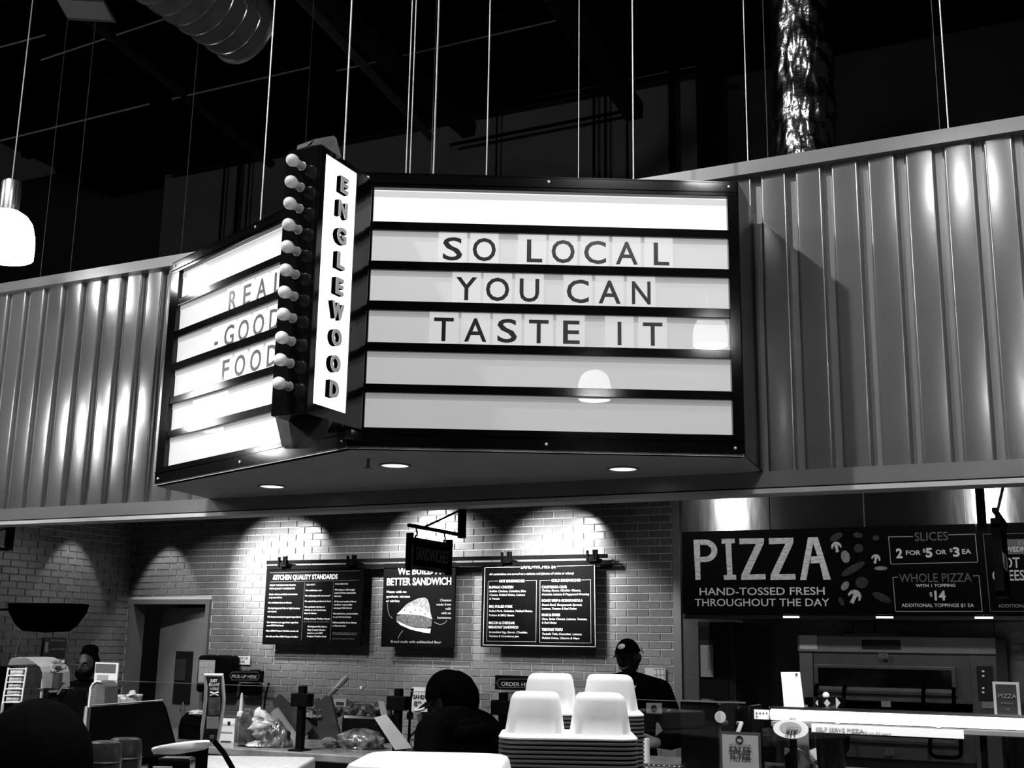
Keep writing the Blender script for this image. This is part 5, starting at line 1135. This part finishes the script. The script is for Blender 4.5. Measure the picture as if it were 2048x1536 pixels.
bk = thing('produce_basket', 'black basket piled with dark greens left of the second cross post', 'basket', at(730, 1460, 6.0))
xa, xb = at(705, 1440, 6.0).x, at(778, 1440, 6.0).x; zt, zb = at(740, 1428, 6.0).z, at(740, 1470, 6.0).z
MB().box(xa, xb, 5.88, 6.1, ctop, zt, b=.02).build('basket_body', M_black, bk)
for k_ in range(14):
    c = Vector((xa+(xb-xa)*(k_+.5)/14, 5.95+.03*math.sin(k_*3), zt+.012+.02*math.sin(k_*1.7)))
    bm = bmesh.new(); bmesh.ops.create_icosphere(bm, subdivisions=2, radius=.034)
    for v in bm.verts: v.co *= 1+.6*mnoise.noise(v.co*45+Vector((k_*2, 0, 0)))
    bmesh.ops.translate(bm, vec=c, verts=bm.verts); MB().bm(bm).build('leafy_greens', mat('dark_greens', .012, .6, noise=.6, nscale=40), bk)
# leaning long card
ld = thing('ticket_strip', 'long pale card leaning to the right across the counter', 'card', at(790, 1490, 5.35)); a, b, c, d = at(748, 1435, 5.19), at(772, 1429, 5.19), at(824, 1496, 5.19), at(790, 1500, 5.19)
p_ = at(800, 1490, 5.2); MB().box(p_.x-.02, p_.x+.02, 5.22, 5.26, ctop, p_.z).build('foot', M_grey, ld); MB().quad(a, b, c, d, .004).build('card', mat('pale_card', .36, .6, noise=.08, nscale=20), ld)
MB().quad(at(756, 1402, 5.195), at(768, 1403, 5.195), at(775, 1430, 5.195), at(762, 1431, 5.195), .004).build('torn_tab', M_grey, ld)
# SANDWICHES counter card and black tall candle hook
t = card('price_card', 'grey card reading SANDWICHES standing left of the walking shopper', 'card', 824, 1375, 892, 1424, 5.80, .006, mat('grey_card', .42, .6, noise=.03)); on_counter(t, 850, 1422, 0, 5.8, .02)  # the card stock itself is grey
ptext('SANDWICHES', 826, 1397, 8, 54, 5.8, t, M_ink, bold=.02); ptext('8', 827, 1412, 10, 7, 5.8, t, M_ink); ptext('99', 835, 1407, 5, 7, 5.8, t, M_ink); ptext('MEAL', 848, 1408, 5, 30, 5.8, t, M_grey)
t = thing('hook_stand', 'thin black hooked stand right of the second cross post', 'stand', at(822, 1480, 5.4)); MB().tube([at(818, 1478, 5.4), at(820, 1420, 5.4), at(822, 1400, 5.4), at(825, 1377, 5.4)], [.008, .006, .005, .008], 8).build('rod', M_blacks, t); MB().tube([at(818, 1475, 5.4), at(838, 1456, 5.4)], .005, 6).build('arm', M_blacks, t)
p_ = at(820, 1430, 5.42); MB().lathe(p_, [(0, -.03), (.018, -.015), (.016, .01), (0, .025)], 10).build('clasp', M_blacks, t); p_ = at(818, 1478, 5.4); MB().box(p_.x-.004, p_.x+.004, 5.39, 5.40, ctop, p_.z+.01).build('foot', M_blacks, t)
t = thing('ladle_bowl', 'small shiny bowl with handle at the foot of the hooked stand', 'bowl', at(832, 1482, 5.5)); c = at(830, 1480, 5.5); MB().lathe((c.x, 5.5, c.z-.01), [(0, -.03), (.03, -.02), (.045, .01), (.041, .01), (.028, -.015), (0, -.024)], 20).build('bowl', M_steel, t, smooth=True); MB().box(c.x-.02, c.x+.02, 5.48, 5.52, ctop, c.z-.035).build('foot', M_steel, t)
paddle(845, 1425, 862, 1478, 5.9, .03, .045, M_dgrey, 'menu_holder', 'dark slanted holder beside the walking shopper', 'holder')
# steel ledges and pans just visible on the counter
for (x0, x1, y_, mt_, lb, nm, ct) in ((812, 870, 1488, M_lgrey, 'pale cutting strip on the counter left of the walking shopper', 'serving_board', 'board'), (900, 985, 1494, M_lgrey, 'grey serving board on the counter before the walking shopper', 'serving_board', 'board')):
    p0, p1 = at(x0, y_, 5.3), at(x1, y_, 5.3); o = MB().box(p0.x, p1.x, 5.35, 5.6, ctop, ctop+.012, b=.003).build(nm, mt_); tag(o, lb, ct)
rl_ = thing('chrome_rack', 'bright chrome rail rack on the counter before the smiling man', 'rack', at(1340, 1515, 5.25)); mb = MB()
x0_, x1_ = at(1285, 1515, 5.28).x, at(1366, 1515, 5.28).x
for y_ in (5.24, 5.30): mb.tube([(x0_, y_, ctop+.035), (x1_, y_, ctop+.035)], .006, 8)
for k_ in range(9): xk = x0_+(x1_-x0_)*k_/8; mb.tube([(xk, 5.24, ctop), (xk, 5.24, ctop+.035), (xk, 5.30, ctop+.035), (xk, 5.30, ctop)], .004, 6)
mb.build('wire_frame', mat('chrome', .8, .15, 1.0), rl_)
pt_ = MB(); pa, pb = at(1288, 1476, 5.42), at(1297, 1476, 5.42); pt_.box(pa.x, pb.x, 5.40, 5.44, ctop, pa.z, b=.006); o = pt_.build('paper_stack', M_white); tag(o, 'narrow upright white wrapper beside the smiling man gloves', 'paper')
# ------------------------------------------------------------------ right hand case and its goods
c5 = lambda x, y: (1360+x/6.024, 1360+y/6.024)
EY = 5.40
eb = thing('hot_case', 'black hot food case standing right of the smiling man', 'display case', at(1400, 1512, EY))
xa, xb, xc = at(*c5(5, 500), EY).x, at(*c5(440, 500), EY).x, at(*c5(485, 500), EY).x; zt = at(*c5(240, 262), EY).z
MB().box(xa, xb, EY, EY+.35, ctop, zt, b=.004).build('case_body', M_black, eb); MB().box(xb, xc, EY+.01, EY+.34, ctop, zt-.005, b=.003).build('side_trim', M_steel, eb)
MB().box(xa, xc+.12, EY-.01, EY, zt+.0, zt+.006).build('top_edge', M_edge, eb)
p_ = at(*c5(485, 445), EY-.004); MB().lathe(p_, [(0, .002), (.026, .001), (.026, -.003), (0, -.003)], 20, axis=(0, -1, 0)).build('round_sticker', M_lgrey, eb)
pr = thing('label_printer', 'dark label printer behind the SALES FLYER frame', 'printer', at(1470, 1440, 5.7)); xa2, xb2 = at(*c5(550, 400), 5.7).x, at(*c5(800, 400), 5.7).x
MB().box(xa2, xb2, 5.78, 6.0, ctop, at(1470, 1412, 5.7).z, b=.01).build('housing', M_black, pr); mb = MB(); pbox(mb, *c5(575, 318), *c5(685, 380), 5.695, .006); mb.build('screen', mat('dim_screen', .25, .3), pr)
MB().tube([at(*c5(690, 650), 5.5), at(*c5(740, 520), 5.55), at(*c5(700, 520), 5.6)], .010, 8).build('cable', M_lgrey, pr)
sf = card('sales_flyer_frame', 'dark framed grey flyer reading SALES FLYER on the counter', 'flyer', *c5(483, 628), *c5(968, 1075), 5.22, .012, M_dgrey, 'frame')
mb = MB(); pbox(mb, *c5(510, 665), *c5(945, 1072), 5.216, .004); mb.build('flyer_sheet', mat('grey_flyer', .20, .6, noise=.04), sf); p_ = at(*c5(717, 717), 5.213)
MB().tube([p_+Vector((math.cos(a_)*.014, 0, math.sin(a_)*.014)) for a_ in [k_*math.pi/8 for k_ in range(16)]], .003, 6, closed=True).build('printed_ring', M_ink, sf)
ptext('PICK UP OUR', *c5(597, 787), 22/6.024, 255/6.024, 5.213, sf, M_dgrey); ptext('SALES', *c5(592, 862), 55/6.024, 262/6.024, 5.213, sf, M_ink, bold=.03); ptext('FLYER', *c5(604, 948), 62/6.024, 250/6.024, 5.213, sf, M_ink, bold=.03)
pc = card('price_grid_card', 'small white card with rows of dots at the left end of the lit tube', 'card', *c5(893, 358), *c5(1075, 473), 5.35, .006); 
for r_, n_ in ((400, 4), (440, 1)):
    for k_ in range(n_): mb = MB(); pbox(mb, *c5(918+k_*40, r_-9), *c5(930+k_*40, r_+9), 5.347, .002); mb.build('printed_mark', M_ink, pc)
on_counter(pc, 1523, 1437, 0, 5.35)
ls = thing('lit_guard_rail', 'long glowing light tube above the self serve pizza case', 'light', (0, 5.3, 1.32)); x0_ = at(*c5(1100, 420), 5.3).x; zc_ = at(1700, 1435, 5.3).z
MB().tube([(x0_, 5.3, zc_), (1.3, 5.3, zc_)], .023, 20).build('tube', M_fluor, ls, smooth=True); MB().box(x0_-.01, 1.3, 5.30, 5.36, zc_+.014, zc_+.034, b=.004).build('reflector_housing', M_steel, ls)
MB().box(x0_, 1.3, 5.29, 5.35, zc_-.05, zc_-.028, b=.003).build('lower_rail', M_grey, ls)
for x_ in (x0_+.08, -.45, .45, 1.25): MB().box(x_-.012, x_+.012, 5.33, 5.37, ctop, zc_+.02).build('upright', M_blacks, ls)
sg_ = thing('strip_sign', 'long white strip sign reading SELF SERVE PIZZA under the lit tube', 'sign', at(1770, 1470, 5.22))
a, b, c, d = at(*c5(1585, 635), 5.22), at(1928, 1477, 5.22), at(1926, 1460, 5.22), at(*c5(1590, 530), 5.22)
zA, zB = (a.z+b.z)/2, (c.z+d.z)/2; MB().box(a.x, b.x, 5.22, 5.226, zA, zB, b=.001).build('strip', mat('bright_strip', .9, .5), sg_)
for x_ in (a.x+.1, b.x-.1): MB().box(x_-.008, x_+.008, 5.226, 5.30, zB-.01, zB+.004).build('clip', M_grey, sg_)
ptext('SELF SERVE PIZZA', *c5(1635, 608), 7.5, 95, 5.22, sg_, M_lgrey); ptext('2 for $5 or $3 each', *c5(2060, 640), 5.5, 80, 5.22, sg_, M_lgrey, shear=.2)
el_ = thing('oval_price_sign', 'white oval price sign reading $11 hanging under the lit tube', 'sign', at(*c5(1335, 705), 5.20)); pc_ = at(*c5(1335, 590), 5.20); rx = abs(at(*c5(1548, 590), 5.2).x-pc_.x); rz_ = at(*c5(1335, 475), 5.2).z-pc_.z
MB(Matrix.Translation(pc_) @ Matrix.Diagonal((rx, 1, rz_, 1))).lathe((0, 0, 0), [(0, .003), (1, .003), (1, -.003), (0, -.003)], 40, axis=(0, -1, 0)).build('oval_board', M_white, el_)
MB(Matrix.Translation(pc_+Vector((0, -.004, .004))) @ Matrix.Diagonal((rx*.62, 1, rz_*.66, 1))).lathe((0, 0, 0), [(0, .001), (1, .001), (1, -.001), (0, -.001)], 32, axis=(0, -1, 0)).build('oval_print', M_lgrey, el_)
ptext('Cheese', *c5(1280, 575), 4.5, 24, 5.19, el_, M_grey, shear=.2); ptext('Pizza', *c5(1290, 602), 4.5, 20, 5.19, el_, M_grey, shear=.2); ptext('$11', *c5(1275, 643), 6, 20, 5.19, el_, M_ink, bold=.06)
MB().box(pc_.x-.006, pc_.x+.006, 5.205, 5.29, pc_.z+rz_*.8, pc_.z+rz_*.8+.012).build('hanger', M_grey, el_)
pgc = thing('glass_case', 'glass fronted self serve pizza case under the lit tube', 'display case', (-.2, 5.6, ctop))
xe = at(*c5(1040, 850), 5.26).x
MB().box(xe-.02, 1.3, 5.28, 5.286, ctop+.002, zc_-.055).build('front_glass', M_glass, pgc); MB().box(xe-.024, xe-.02, 5.29, 5.9, ctop+.002, zc_-.06).build('end_glass', M_glass, pgc)
MB().box(xe-.02, 1.3, 5.26, 5.28, ctop, ctop+.02, b=.003).build('sill', M_dgrey, pgc)
fn = thing('napkin_reflection', 'white folds modelling a napkin reflection in the left end of the glass case', 'paper', at(1600, 1520, 5.5));  # reflection of white napkins in the glass, built as white folds
MB().quad(at(*c5(1270, 905), 5.45), at(*c5(1275, 815), 5.45), at(*c5(1350, 830), 5.5), at(*c5(1300, 880), 5.5), .004).build('fold', M_white, fn); MB().quad(at(*c5(1410, 825), 5.45), at(*c5(1500, 870), 5.45), at(*c5(1620, 1015), 5.5), at(*c5(1560, 1015), 5.5), .004).build('fold', M_white, fn); MB().quad(at(*c5(1500, 872), 5.46), at(*c5(1640, 815), 5.5), at(*c5(1650, 960), 5.5), at(*c5(1600, 985), 5.46), .004).build('fold', M_white, fn)
tp = card('topping_jar_box', 'tall black box in the left end of the glass case', 'box', *c5(1335, 690), *c5(1510, 820), 5.6, .12, M_ink, 'box_body'); on_counter(tp, 1596, 1495, 0, 5.6, .06)
tc = thing('tall_white_card', 'tall tilted blank white card standing above the lit tube', 'card', at(1590, 1418, 5.45)); q = [at(1569, 1418, 5.45), at(1609, 1418, 5.45), at(1600, 1344, 5.45), at(1562, 1344, 5.45)]
MB().quad(*q, .004).build('card', mat('glowing_card', .95, .5, emit=.15), tc); MB().box(q[0].x+.02, q[0].x+.10, 5.455, 5.47, ctop, q[0].z+.02).build('stand', M_grey, tc); p_ = at(1593, 1349, 5.44); MB().lathe(p_, [(0, .002), (.006, 0), (0, -.002)], 10, axis=(0, -1, 0)).build('printed_dot', M_dgrey, tc)  # card brightened by a faint glow of its own
sc_ = thing('steel_canister', 'steel canister partly hidden behind the tall white card', 'canister', at(1590, 1425, 5.65)); xa, xb = at(1561, 1410, 5.65).x, at(1622, 1410, 5.65).x; MB().lathe(((xa+xb)/2, 5.7, ctop), [(0, 0), ((xb-xa)/2, 0), ((xb-xa)/2, at(1590, 1394, 5.65).z-ctop), (0, at(1590, 1394, 5.65).z-ctop)], 28).build('canister_body', M_steel, sc_, smooth=True)
pp_ = thing('patterned_pot', 'black pot with pale diamond pattern on the case before the oven', 'pot', at(1655, 1425, 5.6)); xa, xb = at(1625, 1410, 5.6).x, at(1684, 1410, 5.6).x; zt = at(1650, 1395, 5.6).z; r_ = (xb-xa)/2
MB().lathe(((xa+xb)/2, 5.65, ctop), [(0, 0), (r_*.9, 0), (r_, .1), (r_, zt-ctop), (r_*.94, zt-ctop), (r_*.92, zt-ctop-.02), (0, zt-ctop-.02)], 32).build('pot_body', M_black, pp_, smooth=True)
for x_, w_ in ((1640, .010), (1660, .014), (1677, .018)):
    p_ = at(x_, 1405, 5.65); dx = (p_.x-(xa+xb)/2); yy = 5.65-math.sqrt(max(0, r_*r_-dx*dx))-.001; pz_ = p_.z
    MB().add([(p_.x-w_, yy, pz_), (p_.x, yy, pz_-w_*1.3), (p_.x+w_, yy, pz_), (p_.x, yy, pz_+w_*1.3), (p_.x-w_, yy+.006, pz_), (p_.x, yy+.006, pz_-w_*1.3), (p_.x+w_, yy+.006, pz_), (p_.x, yy+.006, pz_+w_*1.3)], [(0, 1, 2, 3), (7, 6, 5, 4), (0, 4, 5, 1), (1, 5, 6, 2), (2, 6, 7, 3), (3, 7, 4, 0)]).build('printed_diamond', M_lgrey, pp_)
p_ = at(1652, 1391, 5.63); bm = bmesh.new(); bmesh.ops.create_icosphere(bm, subdivisions=2, radius=.016); bmesh.ops.translate(bm, vec=p_, verts=bm.verts); MB().bm(bm).build('lid_knob', M_white, pp_, smooth=True)
pf = card('pizza_frame_sign', 'silver framed black sign reading PIZZA at the right edge', 'sign', 1987, 1364, 2040, 1433, 5.45, .014, mat('silver_frame', .42, .4, .3), 'frame'); mb = MB(); pbox(mb, 1993, 1369, 2034, 1428, 5.445, .006); mb.build('sign_sheet', M_ink, pf)
ptext('PIZZA', 1996, 1396, 9, 36, 5.445, pf, M_printg); ptext('BY THE SLICE', 2002, 1408, 3.5, 24, 5.445, pf, M_printg); ptext('3.00', 2010, 1420, 3.5, 9, 5.445, pf, M_printg); on_counter(pf, 2010, 1430, 0, 5.45)
# ------------------------------------------------------------------ nearer self-serve bar with the takeout boxes, in the frame of the camera heading
e1 = Vector((math.cos(YAW), math.sin(YAW), 0)); e2 = Vector((-math.sin(YAW), math.cos(YAW), 0))
NB = Matrix((e1, e2, Vector((0, 0, 1)))).transposed().to_4x4()        # local x sideways, local y away from the camera
def loc_(x, y, D): v = atD(x, y, D); return Vector((v.dot(e1), v.dot(e2), v.z))
sb_ = thing('serving_bar', 'near dark self serve bar carrying the takeout boxes below the frame', 'counter', NB @ Vector((.4, 2.2, 0)))
MB(NB).box(-.62, 1.5, 1.62, 2.72, 0, 1.345, b=.004).build('bar_body', M_dgrey, sb_); MB(NB).box(-.66, 1.55, 1.58, 2.76, 1.345, 1.37, b=.004).build('bar_top', M_dsteel, sb_)
sc2 = thing('side_counter', 'lower dark counter under the register monitor and banner, below the frame', 'counter', NB @ Vector((-.8, 3.7, 0)))
MB(NB).box(-1.75, .2, 3.25, 4.25, 0, 1.14, b=.004).build('counter_body', M_dgrey, sc2); MB(NB).box(-1.78, .23, 3.2, 4.3, 1.14, 1.165, b=.004).build('counter_top', M_dsteel, sc2)
def tray_mesh(W, Dp, domes=True):
    """upside down two-compartment fibre container: rolled rim and two tapered cups"""
    def rr_(w, d, r, z, n=6):
        P = []
        for cx, cy, a0 in ((w/2-r, d/2-r, 0), (-w/2+r, d/2-r, 90), (-w/2+r, -d/2+r, 180), (w/2-r, -d/2+r, 270)):
            P += [(cx+r*math.cos(R(a0+90*i/n)), cy+r*math.sin(R(a0+90*i/n)), z) for i in range(n+1)]
        return P
    mb = MB()
    def loft(Ls, cap0=True, cap1=True, off=(0, 0)):
        n = len(Ls[0]); vs = [(p[0]+off[0], p[1]+off[1], p[2]) for L in Ls for p in L]
        fs = [(j*n+i, j*n+(i+1) % n, (j+1)*n+(i+1) % n, (j+1)*n+i) for j in range(len(Ls)-1) for i in range(n)]
        if cap0: fs.append(list(range(n))[::-1])
        if cap1: fs.append(list(range((len(Ls)-1)*n, len(Ls)*n)))
        mb.add(vs, fs)
    loft([rr_(W-.008, Dp-.008, .030, -.0042), rr_(W, Dp, .034, -.0035), rr_(W, Dp, .034, -.0012), rr_(W-.004, Dp-.004, .033, .0010), rr_(W-.014, Dp-.014, .030, .0018)])
    if domes:
        cw_ = (W-.022)/2
        for sx in (-1, 1):
            L = [rr_(cw_+.004, Dp-.022, .026, .0), rr_(cw_-.004, Dp-.032, .026, .005), rr_(cw_-.012, Dp-.042, .024, .030), rr_(cw_-.021, Dp-.054, .022, .057), rr_(cw_-.026, Dp-.060, .020, .0635), rr_(cw_-.034, Dp-.068, .018, .0670), rr_(cw_-.048, Dp-.082, .012, .0680)]
            loft(L, True, True, (sx*(cw_/2+.003), 0))
    return mb
def stack(xL, xR, yrim, D, n, pitch, name, rot, where, zoff=0):
    a, b = loc_(xL, yrim, D), loc_(xR, yrim, D); W = b.x-a.x; Dp = W*.80; z = (a.z+b.z)/2; cx, cy = (a.x+b.x)/2, D/1.0*1.0+Dp*.5-.02
    top = None
    for k_ in range(n):
        zk = z-k_*pitch
        mb = tray_mesh(W, Dp, k_ == 0); M_ = NB @ Matrix.Translation((cx, cy, zk)) @ Matrix.Rotation(rot, 4, 'Z')
        if k_ < 2:
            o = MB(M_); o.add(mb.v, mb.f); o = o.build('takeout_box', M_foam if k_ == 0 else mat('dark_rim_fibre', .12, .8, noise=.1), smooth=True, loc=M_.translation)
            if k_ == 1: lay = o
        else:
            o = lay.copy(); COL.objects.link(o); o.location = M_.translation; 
        tag(o, ('white two compartment takeout box, top of the %s stack' % where) if k_ == 0 else ('rim of the %s takeout box from the top of the %s stack' % (NTH[min(k_-1, 18)], where)), 'takeout box', '%s stack of takeout boxes' % where)
        if k_: o['group'] = 'lower takeout boxes of the %s stack' % where
    return z
NTH = ['second', 'third', 'fourth', 'fifth', 'sixth', 'seventh', 'eighth', 'ninth', 'tenth', 'eleventh', 'twelfth', 'thirteenth', 'fourteenth', 'fifteenth', 'sixteenth', 'seventeenth', 'eighteenth', 'nineteenth', 'twentieth']
def nlay(z, p): return max(2, int((z-1.374)/p))
zf = (loc_(1002, 1466, 2.1).z+loc_(1268, 1466, 2.1).z)/2
stack(1000, 1269, 1467, 2.02, nlay(zf, .0072), .0072, 'f', R(-2), 'front')
zb_ = loc_(1160, 1424, 2.33).z
stack(1036, 1283, 1422, 2.24, nlay(zb_, .0072), .0072, 'b', R(-3), 'back')
# closed white box in front, lower left of the stack
a, b = loc_(690, 1512, 1.72), loc_(1026, 1512, 1.72); W = b.x-a.x; cx = (a.x+b.x)/2; zt = loc_(860, 1494, 1.95).z
cb = thing('closed_takeout_box', 'closed white takeout box with rounded lid in front of the box stack', 'takeout box', NB @ Vector((cx, 1.86, 1.37)))
def rrp(w, d, r, z, n=6):
    P = []
    for qx, qy, a0 in ((w/2-r, d/2-r, 0), (-w/2+r, d/2-r, 90), (-w/2+r, -d/2+r, 180), (w/2-r, -d/2+r, 270)): P += [(qx+r*math.cos(R(a0+90*i/n)), qy+r*math.sin(R(a0+90*i/n)), z) for i in range(n+1)]
    return P
def loft(M_, Ls):
    n = len(Ls[0]); mb = MB(M_); mb.add([p for L in Ls for p in L], [(j*n+i, j*n+(i+1) % n, (j+1)*n+(i+1) % n, (j+1)*n+i) for j in range(len(Ls)-1) for i in range(n)]+[list(range(n))[::-1], list(range((len(Ls)-1)*n, len(Ls)*n))]); return mb
Mc = NB @ Matrix.Translation((cx, 1.86, 0)) @ Matrix.Rotation(R(-3), 4, 'Z'); Dp = .27; zr_ = zt-.026
loft(Mc, [rrp(W-.004, Dp, .045, zr_-.006), rrp(W+.002, Dp+.006, .047, zr_-.003), rrp(W+.002, Dp+.006, .047, zr_), rrp(W-.012, Dp-.010, .044, zr_+.002), rrp(W-.018, Dp-.018, .042, zr_+.016), rrp(W-.024, Dp-.024, .040, zr_+.021), rrp(W-.036, Dp-.036, .036, zr_+.023), rrp(W-.040, Dp-.040, .035, zr_+.0215), rrp(W-.060, Dp-.060, .030, zr_+.024), rrp(W-.09, Dp-.09, .028, zr_+.0245)]).build('lid', M_foam, cb, smooth=True)
loft(Mc, [rrp(W-.05, Dp-.05, .035, 1.371), rrp(W-.012, Dp-.012, .044, zr_-.008)]).build('tray', M_foam, cb, smooth=True)
# ------------------------------------------------------------------ lower left: monitor back, mesh canisters, black display with white tray, banner
mn = thing('register_monitor', 'large dark monitor seen from behind, tilted, at the lower left', 'monitor', atD(255, 1536, 3.9))
q = [loc_(170, 1545, 3.72), loc_(352, 1500, 3.72), loc_(326, 1403, 3.95), loc_(182, 1414, 3.95)]
MB(NB).quad(*q, -.03).build('screen_housing', mat('monitor_plastic', .0015, .6, noise=.2, spec=0.0), mn)
MB(NB).tube([q[3]+Vector((-.012, -.01, .0)), q[0]+Vector((-.012, -.01, 0))], [.006, .008], 6).build('bright_edge', mat('pale_edge', .22, .3), mn)  # paler strip down one edge of the housing
MB(NB).tube([q[3]+Vector((0, 0, .004)), q[2]+Vector((0, 0, .004))], .003, 6).build('top_edge', M_grey, mn)
MB(NB).box(-1.32, -1.22, 3.85, 3.95, 1.165, q[0].z+.05).build('stand', M_blacks, mn)
for k_, (x_, y_, lb, D_) in enumerate(((245, 1474, 'left of two rounded dark mesh canisters before the monitor', 3.45), (283, 1468, 'right of two rounded dark mesh canisters before the monitor', 3.58))):
    c = loc_(x_, y_, D_); r_ = abs(loc_(x_+32, y_, D_).x-c.x)
    cn_ = thing('mesh_canister', lb, 'canister', NB @ Vector((c.x, D_, 1.165)), 'mesh canisters')
    MB(NB).lathe((c.x, D_, 1.165), [(0, 0), (r_*1.05, 0), (r_*1.05, .01), (r_, c.z-1.165-.05), (r_*.97, c.z-1.165-.02), (r_*.88, c.z-1.165-.004), (r_*.7, c.z-1.165), (0, c.z-1.165)], 40).build('canister_body', mat('dark_mesh', .018, .28, .2, noise=.4, nscale=220), cn_, smooth=True)
    for z_ in (.035, .07, .105):
        MB(NB).tube([(c.x+r_*1.015*math.cos(R(a_)), D_+r_*1.015*math.sin(R(a_)), c.z-z_-.02) for a_ in range(0, 360, 12)], .0022, 5, closed=True).build('wire_ring', M_dgrey, cn_)
wt = thing('oval_serving_tray', 'bright white oval tray on a black stand below the banner', 'tray', atD(360, 1500, 3.3)); c = loc_(362, 1499, 3.3); rx = abs(loc_(420, 1499, 3.3).x-c.x)
MB(NB @ Matrix.Translation(c) @ Matrix.Rotation(R(-9), 4, 'Y') @ Matrix.Rotation(R(-8), 4, 'X')).lathe((0, 0, 0), [(0, -.006), (rx*.9, -.006), (rx, .008), (rx*.98, .014), (rx*.85, .012), (rx*.6, .016), (0, .018)], 40, sy=.75).build('tray_shell', mat('bright_tray_plastic', .9, .4), wt, smooth=True)
MB(NB).box(c.x-.04, c.x+.04, 3.28, 3.34, 1.165, c.z-.004).build('pedestal', M_blackm, wt)
bx = thing('counter_display_box', 'black box with small printed label under the white oval tray', 'box', atD(360, 1536, 3.15)); a, b = loc_(330, 1520, 3.13), loc_(393, 1520, 3.13)
MB(NB).box(a.x, b.x, 3.205, 3.27, 1.165, loc_(360, 1512, 3.13).z, b=.006).build('box_body', M_black, bx); a, b = loc_(338, 1522, 3.2), loc_(374, 1545, 3.2); MB(NB).box(a.x, b.x, 3.200, 3.205, b.z, a.z).build('label', M_lgrey, bx)
tx = MB(NB); a, b = loc_(395, 1517, 3.9), loc_(620, 1522, 3.9)
tt = thing('towel_tray', 'pale ribbed tray along the bottom edge right of the black display box', 'tray', NB @ Vector(((a.x+b.x)/2, 3.9, 1.165))); MB(NB).box(a.x, b.x, 3.82, 4.2, 1.166, a.z, b=.008).build('tray_body', mat('pale_ribbed_plastic', .42, .4, noise=.2, nscale=60), tt)
for k_ in range(30):
    x_ = a.x+.01+(b.x-a.x-.02)*k_/29; MB(NB).box(x_-.003, x_+.003, 3.812, 3.82, 1.17, a.z-.012).build('rib', M_lgrey, tt)
bnr = thing('shelf_banner', 'narrow curved banner reading JUST RIGHT HERE in a pale frame', 'banner', atD(420, 1490, 3.6))
D_ = 3.6; L_pts = [(410, 1350), (412, 1375), (411, 1400), (408, 1430), (404, 1460), (402, 1492)]; R_pts = [(445, 1350), (446, 1372), (448, 1398), (446, 1420), (441, 1450), (435, 1484)]
Lp = [loc_(x, y, D_) for x, y in L_pts]; Rp = [loc_(x, y, D_) for x, y in R_pts]
mb = MB(NB)
for i in range(5): mb.quad(Lp[i], Lp[i+1], Rp[i+1], Rp[i], -.004)
mb.build('banner_sheet', M_ink, bnr)
fr_ = MB(NB); fr_.tube(Lp+Rp[::-1], .0055, 6, closed=True); fr_.build('frame', mat('pale_frame', .55, .3), bnr)
def bq(x0, y0, x1, y1, mt_, nm): a, b, c, d = loc_(x0, y1, D_-.012), loc_(x1, y1, D_-.012), loc_(x1+1, y0, D_-.012), loc_(x0+1, y0, D_-.012); MB(NB).quad(a, b, c, d, .002).build(nm, mt_, bnr)
bq(417, 1394, 440, 1430, mat('banner_photo', .10, .5, noise=.9, nscale=40), 'printed_photo'); bq(413, 1433, 437, 1457, M_lgrey, 'printed_panel'); bq(419, 1470, 428, 1477, M_grey, 'printed_mark')
nrm = -e2
for s_, y_, w_ in (('JUST', 1364, 14), ('RIGHT', 1372, 21), ('HERE', 1380, 18)):
    p_ = NB @ loc_(428-w_/2, y_, D_-.012); text(s_, p_, e1, nrm, 5.5*D_/F_PX, w_*D_/F_PX, M_print, bnr, bold=.03)
for (p0, p1) in (((420, 1384), (437, 1391)), ((420, 1391), (437, 1384))): MB(NB).tube([loc_(*p0, D_-.014), loc_(*p1, D_-.014)], .0025, 6).build('printed_cross', M_print, bnr)
a = loc_(418, 1488, D_); MB(NB).box(a.x-.03, a.x+.03, D_+.002, D_+.03, 1.165, a.z+.02).build('foot', M_blackm, bnr)
rd = MB(NB).tube([loc_(428, 1482, 3.4), loc_(447, 1505, 3.4), loc_(470, 1545, 3.4)], .008, 8).build('leaning_rod', M_blackm); tag(rd, 'black rod leaning right from the foot of the banner', 'rod')
# dark bar edge at the bottom middle
db = thing('condiment_tray', 'black rounded tray end with pale clip at the bottom middle', 'tray', atD(660, 1530, 3.5)); a, b = loc_(560, 1529, 3.55), loc_(690, 1520, 3.55)
MB(NB).box(a.x, b.x, 3.3, 3.6, 1.166, a.z-.004, b=.02).build('tray_body', M_blackm, db); a, b = loc_(637, 1521, 3.29), loc_(651, 1545, 3.29); MB(NB).box(a.x, b.x, 3.28, 3.31, b.z, a.z-.01, b=.003).build('clip', M_lgrey, db)
fit_all()
